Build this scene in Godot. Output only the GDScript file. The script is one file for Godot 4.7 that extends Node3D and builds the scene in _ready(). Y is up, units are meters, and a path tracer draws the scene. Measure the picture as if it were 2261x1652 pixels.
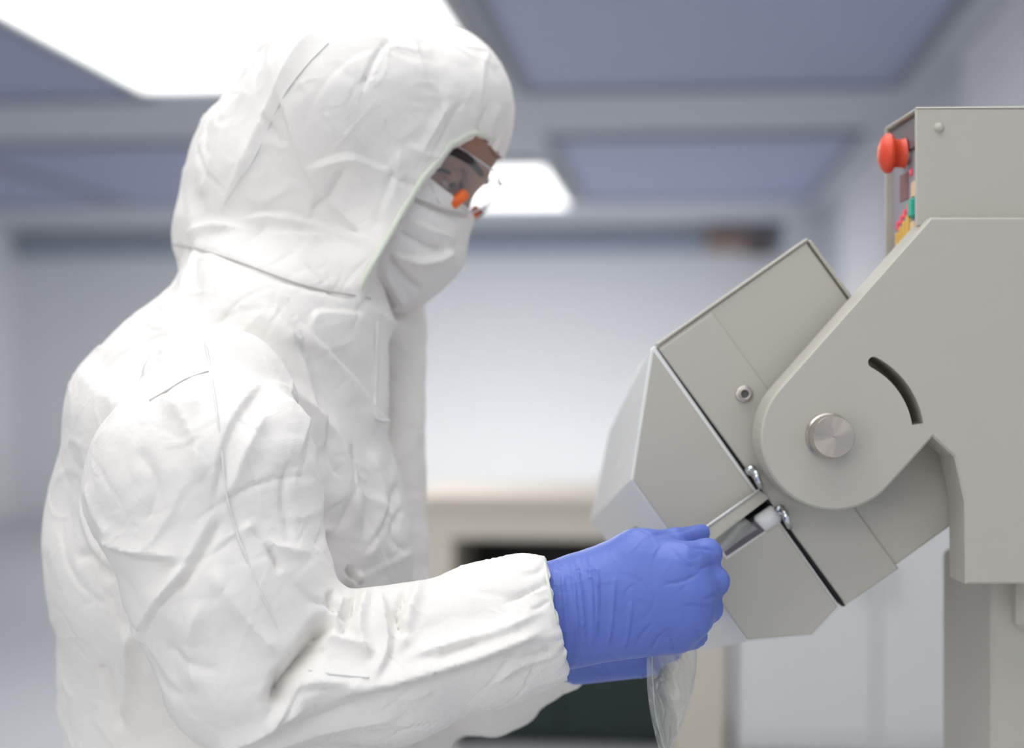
extends Node3D

# ---------------------------------------------------------------- camera frame
const FOC := 3550.0          # focal length in pixels of the 2261 x 1652 frame
const PX := 1130.5
const PY := 826.0
const EYE := 1.35            # camera height
const ROOM_YAW := -0.1009    # the room is turned a little against the lens
const CEIL := 2.7

var M := {}
var rng := RandomNumberGenerator.new()


func P(px: float, py: float, depth: float) -> Vector3:
	return Vector3((px - PX) / FOC * depth, EYE - (py - PY) / FOC * depth, -depth)


func R(px: float, depth: float) -> float:
	return px / FOC * depth


# ---------------------------------------------------------------- tree helpers
func numbered(called: String, parent: Node) -> String:
	if not parent.has_node(NodePath(called)):
		return called
	var i := 1
	while parent.has_node(NodePath("%s_%03d" % [called, i])):
		i += 1
	return "%s_%03d" % [called, i]


func thing(called: String, label: String, category: String, at := Vector3.ZERO, group := "") -> Node3D:
	var o := Node3D.new()
	o.name = numbered(called, self)
	add_child(o, true)
	o.position = at
	tag(o, label, category, group)
	return o


func tag(o: Node, label: String, category: String, group := "") -> void:
	o.set_meta("label", label)
	o.set_meta("category", category)
	if group:
		o.set_meta("group", group)


func part(called: String, m: Mesh, mat: Material, parent: Node3D, label := "") -> MeshInstance3D:
	var o := MeshInstance3D.new()
	o.name = numbered(called, parent)
	o.mesh = m
	o.material_override = mat
	parent.add_child(o, true)
	if label:
		o.set_meta("label", label)
	return o


func struct(called: String, m: Mesh, mat: Material, at := Vector3.ZERO, yaw := 0.0) -> MeshInstance3D:
	var o := part(called, m, mat, self)
	o.set_meta("kind", "structure")
	o.position = at
	o.rotation.y = yaw
	return o


# a point given in the room's own axes (x right, y up, d away from the camera)
func room(x: float, y: float, d: float) -> Vector3:
	return Vector3(x, y, -d).rotated(Vector3.UP, ROOM_YAW)


# ---------------------------------------------------------------- mesh helpers
func tri(st: SurfaceTool, a: Vector3, b: Vector3, c: Vector3) -> void:
	st.add_vertex(a)
	st.add_vertex(b)
	st.add_vertex(c)


func quad(st: SurfaceTool, a: Vector3, b: Vector3, c: Vector3, d: Vector3) -> void:
	tri(st, a, b, c)
	tri(st, a, c, d)


func start(smooth := true) -> SurfaceTool:
	var st := SurfaceTool.new()
	st.begin(Mesh.PRIMITIVE_TRIANGLES)
	st.set_smooth_group(0 if smooth else -1)
	return st


func done(st: SurfaceTool) -> ArrayMesh:
	st.index()
	st.generate_normals()
	return st.commit()


# a chamfered box, centred on "at", turned by "basis"
func box_into(st: SurfaceTool, at: Vector3, size: Vector3, bevel := 0.003, basis := Basis.IDENTITY) -> void:
	var h := size / 2.0
	var b: float = min(bevel, min(h.x, min(h.y, h.z)) * 0.8)
	for axis in 3:
		var u := (axis + 1) % 3
		var w := (axis + 2) % 3
		for s in [-1.0, 1.0]:
			var pts := []
			for c in [[-1, -1], [1, -1], [1, 1], [-1, 1]]:
				var v := Vector3.ZERO
				v[axis] = s * h[axis]
				v[u] = c[0] * (h[u] - b)
				v[w] = c[1] * (h[w] - b)
				pts.append(at + basis * v)
			if s > 0:
				pts.reverse()
			quad(st, pts[0], pts[1], pts[2], pts[3])
		for su in [-1.0, 1.0]:
			for sw in [-1.0, 1.0]:
				var e := []
				for q in [[-1, 0], [1, 0], [1, 1], [-1, 1]]:
					var v := Vector3.ZERO
					v[axis] = q[0] * (h[axis] - b)
					v[u] = su * (h[u] - (b if q[1] == 1 else 0.0))
					v[w] = sw * (h[w] - (0.0 if q[1] == 1 else b))
					e.append(at + basis * v)
				if su * sw > 0:
					e.reverse()
				quad(st, e[0], e[1], e[2], e[3])
	for sx in [-1.0, 1.0]:
		for sy in [-1.0, 1.0]:
			for sz in [-1.0, 1.0]:
				var a := at + basis * Vector3(sx * h.x, sy * (h.y - b), sz * (h.z - b))
				var c := at + basis * Vector3(sx * (h.x - b), sy * h.y, sz * (h.z - b))
				var d := at + basis * Vector3(sx * (h.x - b), sy * (h.y - b), sz * h.z)
				if sx * sy * sz > 0:
					tri(st, a, d, c)
				else:
					tri(st, a, c, d)


func box(size: Vector3, bevel := 0.003, at := Vector3.ZERO, basis := Basis.IDENTITY) -> ArrayMesh:
	var st := start(false)
	box_into(st, at, size, bevel, basis)
	return done(st)


# rings of equal length, skinned; caps close both ends when asked
func skin(st: SurfaceTool, rings: Array, closed := true, cap_a := false, cap_b := false) -> void:
	for i in rings.size() - 1:
		var a: PackedVector3Array = rings[i]
		var b: PackedVector3Array = rings[i + 1]
		var n := a.size()
		for j in (n if closed else n - 1):
			quad(st, a[j], a[(j + 1) % n], b[(j + 1) % n], b[j])
	if cap_a:
		cap(st, rings[0], true)
	if cap_b:
		cap(st, rings[-1], false)


func cap(st: SurfaceTool, ring: PackedVector3Array, flip: bool) -> void:
	var n := Vector3.ZERO
	for i in ring.size():
		n += ring[i].cross(ring[(i + 1) % ring.size()])
	n = n.normalized()
	var ax := n.cross(Vector3.UP if absf(n.y) < 0.9 else Vector3.RIGHT).normalized()
	var ay := n.cross(ax)
	var flat := PackedVector2Array()
	for v in ring:
		flat.append(Vector2(v.dot(ax), v.dot(ay)))
	var t := Geometry2D.triangulate_polygon(flat)
	for i in range(0, t.size(), 3):
		var a := ring[t[i]]
		var b := ring[t[i + 1]]
		var c := ring[t[i + 2]]
		var same := (b - a).cross(c - a).dot(n) > 0
		if same != flip:
			tri(st, a, b, c)
		else:
			tri(st, a, c, b)


func inset(poly: PackedVector2Array, by: float) -> PackedVector2Array:
	var out := PackedVector2Array()
	var n := poly.size()
	var area := 0.0
	for i in n:
		area += poly[i].cross(poly[(i + 1) % n])
	var s := 1.0 if area > 0 else -1.0
	for i in n:
		var e0 := (poly[i] - poly[(i + n - 1) % n]).normalized()
		var e1 := (poly[(i + 1) % n] - poly[i]).normalized()
		var n0 := Vector2(-e0.y, e0.x) * s
		var n1 := Vector2(-e1.y, e1.x) * s
		var m := n0 + n1
		out.append(poly[i] + m * (by / maxf(0.4, 1.0 + n0.dot(n1))))
	return out


# a plate standing in a plane z = -depth, its outline given at that distance, with a chamfered front edge
func plate(outline: Array, depth: float, thick: float, bevel := 0.0012, out_scale := 1.0) -> ArrayMesh:
	var poly := PackedVector2Array()
	for q in outline:
		var v := P(q[0], q[1], depth)
		poly.append(Vector2(v.x, v.y))
	return plate_xy(poly, -depth, thick, bevel)


func plate_xy(poly: PackedVector2Array, z: float, thick: float, bevel := 0.0012) -> ArrayMesh:
	var area := 0.0
	for i in poly.size():
		area += poly[i].cross(poly[(i + 1) % poly.size()])
	if area < 0:
		poly.reverse()
	var inner := inset(poly, bevel)
	var rings := []
	for q in [[inner, z], [poly, z - bevel], [poly, z - thick + bevel], [inner, z - thick]]:
		var ring := PackedVector3Array()
		for v in q[0]:
			ring.append(Vector3(v.x, v.y, q[1]))
		rings.append(ring)
	var st := start(false)
	skin(st, rings, true, false, false)
	cap(st, rings[0], true)
	cap(st, rings[3], false)
	return done(st)


func arc(c: Vector2, r: float, a0: float, a1: float, n: int) -> Array:
	var out := []
	for i in n + 1:
		var a := lerpf(a0, a1, float(i) / n)
		out.append([c.x + cos(a) * r, c.y + sin(a) * r])
	return out


# surface of revolution: profile of (radius, height) round an axis
func lathe(profile: Array, at: Vector3, axis: Vector3, n := 32, smooth := true) -> ArrayMesh:
	axis = axis.normalized()
	var ax := axis.cross(Vector3.UP if absf(axis.y) < 0.9 else Vector3.RIGHT).normalized()
	var ay := axis.cross(ax)
	var st := start(smooth)
	for i in profile.size() - 1:
		if not smooth:
			st.set_smooth_group(i)
		for j in n:
			var q := []
			for e in [[i, j], [i + 1, j], [i + 1, j + 1], [i, j + 1]]:
				var a: float = TAU * e[1] / n
				var pr = profile[e[0]]
				st.set_uv(Vector2(float(e[1]) / n, pr[0]))
				q.append([at + axis * pr[1] + (ax * cos(a) + ay * sin(a)) * pr[0], Vector2(float(e[1]) / n, pr[0] * 20.0)])
			for k in [0, 2, 1, 0, 3, 2]:
				st.set_uv(q[k][1])
				st.add_vertex(q[k][0])
	st.index()
	st.generate_normals()
	st.generate_tangents()
	return st.commit()


func tube_into(st: SurfaceTool, path: PackedVector3Array, radii, sides := 6) -> void:
	var rings := []
	var up := Vector3.UP
	for i in path.size():
		var t := (path[mini(i + 1, path.size() - 1)] - path[maxi(i - 1, 0)]).normalized()
		var ax := t.cross(up)
		if ax.length() < 0.1:
			ax = t.cross(Vector3.RIGHT)
		ax = ax.normalized()
		up = ax.cross(t)
		var r: float = radii if radii is float else radii[i]
		var ring := PackedVector3Array()
		for j in sides:
			var a := TAU * j / sides
			ring.append(path[i] + (ax * cos(a) + up * sin(a)) * r)
		rings.append(ring)
	skin(st, rings, true, true, true)


func tube(path: PackedVector3Array, radii, sides := 6) -> ArrayMesh:
	var st := start()
	tube_into(st, path, radii, sides)
	return done(st)


# smooth curve through points
func curve(pts: PackedVector3Array, per := 6) -> PackedVector3Array:
	var out := PackedVector3Array()
	var n := pts.size()
	for i in n - 1:
		for k in per:
			out.append(pts[i].cubic_interpolate(pts[i + 1], pts[maxi(i - 1, 0)], pts[mini(i + 2, n - 1)], float(k) / per))
	out.append(pts[n - 1])
	return out


# ---------------------------------------------------------------- distance fields
# a tapered capsule between two joints: [a, b, ra, rb, k, zscale, zcentre]
func cone(x0: float, y0: float, d0: float, r0: float, x1: float, y1: float, d1: float, r1: float, k := 0.02, zs := 1.0) -> Array:
	var a := P(x0, y0, d0)
	var b := P(x1, y1, d1)
	return [a, b, R(r0, d0), R(r1, d1), k, zs, (a.z + b.z) / 2.0]


func cone_m(a: Vector3, b: Vector3, ra: float, rb: float, k := 0.01, zs := 1.0) -> Array:
	return [a, b, ra, rb, k, zs, (a.z + b.z) / 2.0]


func cone_d(c: Array, p: Vector3) -> float:
	var q := p
	if c[5] != 1.0:
		q.z = c[6] + (p.z - c[6]) / c[5]
	var a: Vector3 = c[0]
	var ba: Vector3 = c[1] - a
	var l := ba.length_squared()
	var t := 0.0
	if l > 1e-9:
		t = clampf((q - a).dot(ba) / l, 0.0, 1.0)
	return q.distance_to(a + ba * t) - lerpf(c[2], c[3], t)


func smin(a: float, b: float, k: float) -> float:
	var h := maxf(k - absf(a - b), 0.0) / k
	return minf(a, b) - h * h * k * 0.25


# field = {"groups": [[cones], [cones] ...], "cut": Callable or null for group 0, "join": k, "below": y}
func field_d(groups: Array, cut, join: float, p: Vector3) -> float:
	var total := 1e3
	for g in groups.size():
		var d := 1e3
		for c in groups[g]:
			var a: Vector3 = c[0]
			var ba: Vector3 = c[1]
			ba -= a
			var q := p - a
			var zs: float = c[5]
			if zs != 1.0:
				q.z = c[6] + (p.z - c[6]) / zs - a.z
			var l := ba.length_squared()
			var t := clampf(q.dot(ba) / l, 0.0, 1.0) if l > 1e-9 else 0.0
			var e: float = (q - ba * t).length() - lerpf(c[2], c[3], t)
			var k: float = c[4]
			var h := k - absf(d - e)
			d = minf(d, e)
			if h > 0.0:
				d -= h * h / k * 0.25
		if cut != null:
			d = maxf(d, cut.call(g, p))
		total = smin(total, d, join)
	return total


func nets(groups: Array, cell: float, lo: Vector3, hi: Vector3, cut = null, join := 0.02, loose_cut := false) -> Dictionary:
	var N := 8
	var bs := cell * N
	var nb := Vector3i(((hi - lo) / bs).ceil())
	var verts := PackedVector3Array()
	var index := {}
	var blocks := []
	var reach := bs * 0.867
	var S := N + 1
	var wide := nb.x * N + 8
	var high := nb.y * N + 8
	for bz in nb.z:
		for by in nb.y:
			for bx in nb.x:
				var mid := lo + (Vector3(bx, by, bz) + Vector3.ONE * 0.5) * bs
				var near := 1e3
				var ds := []
				for g in groups:
					var row := []
					for c in g:
						var dd := cone_d(c, mid)
						near = minf(near, dd)
						row.append(dd)
					ds.append(row)
				if near > reach * 1.15 + 0.012:
					continue
				if near < -reach * 1.6 - 0.03:
					var open := -1.0
					if cut != null:
						for g in groups.size():
							open = maxf(open, cut.call(g, mid))
					if open < -reach * 1.5:
						continue
				var act := []
				for g in groups.size():
					var keep := []
					for i in groups[g].size():
						if ds[g][i] < maxf(near, 0.0) + reach * 2.2 + groups[g][i][4]:
							keep.append(groups[g][i])
					act.append(keep)
				var here = cut
				if cut != null:
					var open := -1.0
					for g in groups.size():
						open = maxf(open, cut.call(g, mid))
					if open < -reach * 1.5 and not loose_cut:
						here = null
				var vals := PackedFloat32Array()
				vals.resize(S * S * S)
				var pos := false
				var neg := false
				var w := 0
				var o := lo + Vector3(bx, by, bz) * bs
				for z in S:
					for y in S:
						for x in S:
							var d := field_d(act, here, join, o + Vector3(x, y, z) * cell)
							vals[w] = d
							w += 1
							if d < 0.0:
								neg = true
							else:
								pos = true
				if not (pos and neg):
					continue
				blocks.append([Vector3i(bx, by, bz), vals])
				for z in N:
					for y in N:
						for x in N:
							var k := x + S * (y + S * z)
							var v := [vals[k], vals[k + 1], vals[k + S], vals[k + S + 1], vals[k + S * S], vals[k + S * S + 1], vals[k + S * S + S], vals[k + S * S + S + 1]]
							var cnt := 0
							for q in v:
								if q < 0.0:
									cnt += 1
							if cnt == 0 or cnt == 8:
								continue
							var sum := Vector3.ZERO
							var m := 0
							for e in EDGES:
								var d0: float = v[e[0]]
								var d1: float = v[e[1]]
								if (d0 < 0.0) != (d1 < 0.0):
									var t := d0 / (d0 - d1)
									sum += Vector3(CORNER[e[0]]).lerp(Vector3(CORNER[e[1]]), t)
									m += 1
							index[(bx * N + x) + wide * ((by * N + y) + high * (bz * N + z))] = verts.size()
							verts.append(o + (Vector3(x, y, z) + sum / m) * cell)
	var tris := PackedInt32Array()
	for b in blocks:
		var at: Vector3i = b[0] * N
		var vals: PackedFloat32Array = b[1]
		for z in N:
			for y in N:
				for x in N:
					var k := x + S * (y + S * z)
					var inside := vals[k] < 0.0
					var gx := at.x + x
					var gy := at.y + y
					var gz := at.z + z
					for axis in 3:
						var step: int = 1 if axis == 0 else (S if axis == 1 else S * S)
						if (vals[k + step] < 0.0) == inside:
							continue
						var s1: int = wide if axis == 0 else (wide * high if axis == 1 else 1)
						var s2: int = wide * high if axis == 0 else (1 if axis == 1 else wide)
						var id := gx + wide * (gy + high * gz)
						var q0: int = index.get(id, -1)
						var q1: int = index.get(id - s1, -1)
						var q2: int = index.get(id - s1 - s2, -1)
						var q3: int = index.get(id - s2, -1)
						if q0 < 0 or q1 < 0 or q2 < 0 or q3 < 0:
							continue
						if inside:
							tris.append_array([q0, q2, q1, q0, q3, q2])
						else:
							tris.append_array([q0, q1, q2, q0, q2, q3])
	return {"v": verts, "t": tris}


const CORNER := [Vector3i(0, 0, 0), Vector3i(1, 0, 0), Vector3i(0, 1, 0), Vector3i(1, 1, 0), Vector3i(0, 0, 1), Vector3i(1, 0, 1), Vector3i(0, 1, 1), Vector3i(1, 1, 1)]
const EDGES := [[0, 1], [2, 3], [4, 5], [6, 7], [0, 2], [1, 3], [4, 6], [5, 7], [0, 4], [1, 5], [2, 6], [3, 7]]


func normals_of(g: Dictionary) -> PackedVector3Array:
	var v: PackedVector3Array = g.v
	var t: PackedInt32Array = g.t
	var n := PackedVector3Array()
	n.resize(v.size())
	for i in range(0, t.size(), 3):
		var f := (v[t[i + 2]] - v[t[i]]).cross(v[t[i + 1]] - v[t[i]])
		n[t[i]] += f
		n[t[i + 1]] += f
		n[t[i + 2]] += f
	for i in n.size():
		n[i] = n[i].normalized()
	return n


# each triangle into four, the new points lifted on to the rounded surface
func split(g: Dictionary) -> Dictionary:
	var v: PackedVector3Array = g.v.duplicate()
	var n: PackedVector3Array = g.n.duplicate()
	var t: PackedInt32Array = g.t
	var mids := {}
	var out := PackedInt32Array()
	for i in range(0, t.size(), 3):
		var m := [0, 0, 0]
		for e in 3:
			var a := t[i + e]
			var b := t[i + (e + 1) % 3]
			var key := mini(a, b) * 4194304 + maxi(a, b)
			var id: int = mids.get(key, -1)
			if id < 0:
				id = v.size()
				mids[key] = id
				var p := (v[a] + v[b]) * 0.5
				var pa := p - n[a] * (p - v[a]).dot(n[a])
				var pb := p - n[b] * (p - v[b]).dot(n[b])
				v.append(p.lerp((pa + pb) * 0.5, 0.75))
				n.append((n[a] + n[b]).normalized())
			m[e] = id
		out.append_array([t[i], m[0], m[2], m[0], t[i + 1], m[1], m[2], m[1], t[i + 2], m[0], m[1], m[2]])
	return {"v": v, "n": n, "t": out}


func commit(g: Dictionary, normals = null) -> ArrayMesh:
	var a := []
	a.resize(Mesh.ARRAY_MAX)
	a[Mesh.ARRAY_VERTEX] = g.v
	a[Mesh.ARRAY_NORMAL] = normals if normals != null else normals_of(g)
	if g.has("uv"):
		a[Mesh.ARRAY_TEX_UV] = g.uv
		var tg := PackedFloat32Array()
		for q in a[Mesh.ARRAY_NORMAL]:
			var x := Vector3(1, 0, 0)
			x = (x - q * x.dot(q)).normalized() if absf(q.x) < 0.99 else Vector3(0, 0, 1)
			tg.append_array([x.x, x.y, x.z, 1.0])
		a[Mesh.ARRAY_TANGENT] = tg
	a[Mesh.ARRAY_INDEX] = g.t
	var m := ArrayMesh.new()
	m.add_surface_from_arrays(Mesh.PRIMITIVE_TRIANGLES, a)
	return m


# ---------------------------------------------------------------- folds in cloth
# A fold is a polyline with a profile. kind: "step" (one side stands proud and falls away softly, the other
# drops sharply), "ridge" and "groove" (tent profiles). Points lie in the garment's own plane.
func fold(kind: String, depth: float, width: float, height: float, pts: Array) -> Dictionary:
	var line := PackedVector3Array()
	for q in pts:
		line.append(P(q[0], q[1], depth))
	line = curve(line, 5)
	var lo := line[0]
	var hi := line[0]
	for p in line:
		lo = lo.min(p)
		hi = hi.max(p)
	var w := R(width * (0.62 if kind == "groove" else 0.85), depth)
	return {"kind": kind, "line": line, "w": w, "h": height * 0.0014, "lo": lo - Vector3.ONE * w, "hi": hi + Vector3.ONE * w, "z": -depth}


func fold_at(f: Dictionary, p: Vector3, zspan: float) -> float:
	var lo: Vector3 = f.lo
	var hi: Vector3 = f.hi
	if p.x < lo.x or p.x > hi.x or p.y < lo.y or p.y > hi.y or absf(p.z - f.z) > zspan:
		return 0.0
	var line: PackedVector3Array = f.line
	var best := 1e9
	var side := 1.0
	var along := 0.0
	var q := Vector2(p.x, p.y)
	var n := line.size() - 1
	for i in n:
		var a := Vector2(line[i].x, line[i].y)
		var b := Vector2(line[i + 1].x, line[i + 1].y)
		var ab := b - a
		var t := clampf((q - a).dot(ab) / ab.length_squared(), 0.0, 1.0)
		var d := q.distance_squared_to(a + ab * t)
		if d < best:
			best = d
			side = signf(ab.cross(q - a))
			along = (i + t) / n
	best = sqrt(best)
	var w: float = f.w
	if best > w:
		return 0.0
	var fade := smoothstep(0.0, 0.22, along) * smoothstep(0.0, 0.22, 1.0 - along)
	fade = 0.15 + 0.85 * fade if f.kind == "step2" else fade
	var u := best / w
	match f.kind:
		"ridge":
			return f.h * fade * (1.0 - u) * (1.0 - u)
		"groove":
			return -f.h * fade * (1.0 - u) * (1.0 - u)
		_:
			if side > 0.0:
				return 0.7 * f.h * fade * (1.0 - u) * (1.0 - u) * (1.0 + 0.6 * u)
			var s: float = best / (0.0034 + w * 0.025)
			return 0.7 * f.h * fade * maxf(0.0, 1.0 - s) - f.h * 0.4 * fade * minf(s, 1.0) * (1.0 - u) * (1.0 - u)
	return 0.0


# random small creases over a garment, found through a coarse hash of its points
func crumple(g: Dictionary, count: int, len0: float, len1: float, w0: float, w1: float, h0: float, h1: float, where: Callable, off: PackedFloat32Array) -> void:
	var v: PackedVector3Array = g.v
	var n: PackedVector3Array = g.n
	var size := 0.03
	var cells := {}
	for i in v.size():
		if n[i].z < -0.35:
			continue
		var key := Vector3i((v[i] / size).floor())
		if not cells.has(key):
			cells[key] = PackedInt32Array()
		cells[key].append(i)
	for s in count:
		var c := rng.randi() % v.size()
		var tries := 0
		while (n[c].z < -0.2 or not where.call(v[c])) and tries < 40:
			c = rng.randi() % v.size()
			tries += 1
		var dir := n[c].cross(Vector3(rng.randf() - 0.5, rng.randf() - 0.5, rng.randf() - 0.5)).normalized()
		var half := rng.randf_range(len0, len1) * 0.5
		var bend := n[c].cross(dir) * half * rng.randf_range(-0.5, 0.5)
		var w := rng.randf_range(w0, w1)
		var h := rng.randf_range(h0, h1) * (1.0 if rng.randf() < 0.55 else -1.0)
		var skew := rng.randf_range(0.2, 1.0)
		var a := v[c] - dir * half
		var b := v[c] + dir * half
		var lo := Vector3i(((a.min(b) - Vector3.ONE * (w + half * 0.3)) / size).floor())
		var hi := Vector3i(((a.max(b) + Vector3.ONE * (w + half * 0.3)) / size).floor())
		var across := n[c].cross(dir)
		for x in range(lo.x, hi.x + 1):
			for y in range(lo.y, hi.y + 1):
				for z in range(lo.z, hi.z + 1):
					var list = cells.get(Vector3i(x, y, z))
					if list == null:
						continue
					for i in list:
						var e: Vector3 = v[i] - v[c]
						var t := e.dot(dir) / half
						if absf(t) > 1.0:
							continue
						e -= bend * (1.0 - t * t)
						var u := e.dot(across)
						if u < 0.0:
							u = -u / skew
						u /= w * (1.0 - 0.5 * t * t)
						if u < 1.0 and absf(e.dot(n[c])) < 0.03:
							off[i] += h * (1.0 - u) * (1.0 - u) * (1.0 - t * t)


func fold_all(g: Dictionary, folds: Array, zspan: float, off: PackedFloat32Array) -> void:
	var v: PackedVector3Array = g.v
	var n: PackedVector3Array = g.n
	for i in v.size():
		if n[i].z < -0.1:
			continue
		var p := v[i]
		var face := smoothstep(-0.1, 0.25, n[i].z)
		for f in folds:
			if p.x > f.lo.x and p.x < f.hi.x and p.y > f.lo.y and p.y < f.hi.y:
				off[i] += face * fold_at(f, p, zspan)


func displaced(g: Dictionary, off: PackedFloat32Array) -> Dictionary:
	var v: PackedVector3Array = g.v
	var n: PackedVector3Array = g.n
	for i in v.size():
		v[i] += n[i] * off[i]
	var uv := PackedVector2Array()
	for p in v:
		uv.append(Vector2(p.x * 0.85 + p.z * 0.5, -p.y))
	return {"v": v, "n": n, "t": g.t, "uv": uv}


# flat facets meeting in sharp creases: heights at the corners of a warped triangular lattice, plane between
func facets(g: Dictionary, size: float, height: float, seed_: int, off: PackedFloat32Array, stretch := Vector2(1, 1)) -> void:
	var v: PackedVector3Array = g.v
	var warp := FastNoiseLite.new()
	warp.seed = seed_
	warp.frequency = 0.45 / size
	warp.fractal_octaves = 2
	for i in v.size():
		var p := v[i]
		if g.n[i].z < -0.3:
			continue
		var q := Vector2(p.x * 0.85 + p.z * 0.6, p.y) * stretch
		q += Vector2(warp.get_noise_3dv(p), warp.get_noise_3dv(p + Vector3(3.1, 7.7, 1.3))) * size * 1.3
		q /= size
		q.x += q.y * 0.5
		q.y *= 0.866
		var ix := floorf(q.x)
		var iy := floorf(q.y)
		var fx := q.x - ix
		var fy := q.y - iy
		var a := lattice(ix, iy, seed_)
		var b := lattice(ix + 1, iy, seed_)
		var c := lattice(ix, iy + 1, seed_)
		var h := a + (b - a) * fx + (c - a) * fy
		if fx + fy > 1.0:
			var d := lattice(ix + 1, iy + 1, seed_)
			h = d + (c - d) * (1.0 - fx) + (b - d) * (1.0 - fy)
		off[i] += (h - 0.5) * height


func lattice(x: float, y: float, seed_: int) -> float:
	var h := int(x) * 374761393 + int(y) * 668265263 + seed_ * 974711
	h = (h ^ (h >> 13)) & 0x7fffffff
	h = (h * 1274126177) & 0x7fffffff
	h = (h ^ (h >> 16)) & 0xffff
	return h / 65535.0


# looks up the finished cloth where a line is to be laid on it
func lookup(g: Dictionary) -> Dictionary:
	var cells := {}
	var v: PackedVector3Array = g.v
	for i in v.size():
		if g.n[i].z < -0.2:
			continue
		var key := Vector2i(floori(v[i].x / -v[i].z / 0.004), floori((v[i].y - EYE) / -v[i].z / 0.004))
		if not cells.has(key):
			cells[key] = PackedInt32Array()
		cells[key].append(i)
	return cells


func on_cloth(g: Dictionary, cells: Dictionary, px: float, py: float) -> Vector3:
	var q := Vector2((px - PX) / FOC, -(py - PY) / FOC)
	var k := Vector2i(floori(q.x / 0.004), floori(q.y / 0.004))
	var best := 1e9
	var z := -1.3
	var sum := 0.0
	var wsum := 0.0
	var front := -9.0
	for pass_ in 2:
		for dx in [-1, 0, 1]:
			for dy in [-1, 0, 1]:
				var list = cells.get(k + Vector2i(dx, dy))
				if list == null:
					continue
				for i in list:
					var p: Vector3 = g.v[i]
					var d := Vector2(p.x / -p.z, (p.y - EYE) / -p.z).distance_squared_to(q) * 1e6 + 0.3
					if d > 6.0:
						continue
					if pass_ == 0:
						front = maxf(front, p.z)
					elif p.z > front - 0.02:
						sum += p.z / d
						wsum += 1.0 / d
	if wsum > 0.0:
		z = sum / wsum
	return P(px, py, -z - 0.0006)


# ================================================================ the scene
func _ready() -> void:
	rng.seed = 41
	# ---- camera
	var cam := Camera3D.new()
	cam.name = "camera"
	cam.position = Vector3(0, EYE, 0)
	cam.near = 0.05
	cam.far = 100.0
	var lens := CameraAttributesPhysical.new()
	lens.frustum_focal_length = 12.0 / (PY / FOC)
	lens.frustum_focus_distance = 1.27
	lens.exposure_aperture = 2.35
	lens.exposure_multiplier = 1.0
	cam.attributes = lens
	cam.fov = rad_to_deg(2.0 * atan(PY / FOC))
	add_child(cam)
	cam.current = true
	# ---- surroundings and exposure
	var we := WorldEnvironment.new()
	we.name = "world_environment"
	var env := Environment.new()
	env.background_mode = Environment.BG_COLOR
	env.background_color = Color(0.02, 0.02, 0.025)
	env.tonemap_mode = Environment.TONE_MAPPER_LINEAR
	env.tonemap_exposure = 1.0
	env.sdfgi_enabled = true
	env.ssao_enabled = true
	env.ssil_enabled = true
	we.environment = env
	add_child(we)

	make_materials()
	build_room()
	build_lights()
	build_furniture()
	build_machine()
	build_person()
	build_bag()


func paint(c: Color, rough := 0.6, metal := 0.0) -> StandardMaterial3D:
	var m := StandardMaterial3D.new()
	m.albedo_color = c
	m.roughness = rough
	m.metallic = metal
	m.cull_mode = BaseMaterial3D.CULL_DISABLED
	return m


func glow(c: Color, energy: float) -> StandardMaterial3D:
	var m := paint(c, 0.5)
	m.emission_enabled = true
	m.emission = c
	m.emission_energy_multiplier = energy
	return m


func noise_image(freq: float, kind: int, seed_: int, size: int, octaves := 4) -> Image:
	var n := FastNoiseLite.new()
	n.seed = seed_
	n.frequency = freq
	n.noise_type = FastNoiseLite.TYPE_SIMPLEX
	n.fractal_type = FastNoiseLite.FRACTAL_FBM
	n.fractal_octaves = octaves
	return n.get_seamless_image(size, size, false, false, 0.12)


# relief of spun-bonded cloth: many small straight creases over soft crumples and a fine diagonal rib
func cloth_relief(size: int, strength: float) -> ImageTexture:
	var c := noise_image(0.02, 2, 5, size, 4)
	c.convert(Image.FORMAT_L8)
	var dc := c.get_data()
	var h := PackedFloat32Array()
	h.resize(size * size)
	var w := TAU * 96.0 / size
	for y in size:
		for x in size:
			h[y * size + x] = 70.0 + 0.24 * dc[y * size + x] + 6.0 * sin((x + y) * w)
	for k in 420:
		var at := Vector2(rng.randf(), rng.randf()) * size
		var dir := Vector2.RIGHT.rotated(rng.randf() * TAU)
		var half := rng.randf_range(14.0, 90.0)
		var wide := rng.randf_range(3.0, 11.0)
		var bend := rng.randf_range(-0.12, 0.12)
		var tall := rng.randf_range(8.0, 30.0) * (1.0 if rng.randf() < 0.6 else -1.0)
		var skew := rng.randf_range(0.25, 1.0)
		var ex := absf(dir.x) * half + wide + absf(bend) * half
		var ey := absf(dir.y) * half + wide + absf(bend) * half
		for y in range(int(at.y - ey), int(at.y + ey) + 1):
			for x in range(int(at.x - ex), int(at.x + ex) + 1):
				var q := Vector2(x, y) - at
				var t := q.dot(dir) / half
				if absf(t) >= 1.0:
					continue
				var u := dir.cross(q) - bend * half * (1.0 - t * t)
				u = -u / skew if u < 0.0 else u
				u /= wide
				if u < 1.0:
					h[posmod(y, size) * size + posmod(x, size)] += tall * (1.0 - u) * (1.0 - t * t)
	var out := PackedByteArray()
	out.resize(size * size)
	for i in size * size:
		out[i] = int(clampf(h[i], 0, 255))
	var im := Image.create_from_data(size, size, false, Image.FORMAT_L8, out)
	im.convert(Image.FORMAT_RGBA8)
	im.bump_map_to_normal_map(strength)
	return ImageTexture.create_from_image(im)


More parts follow.
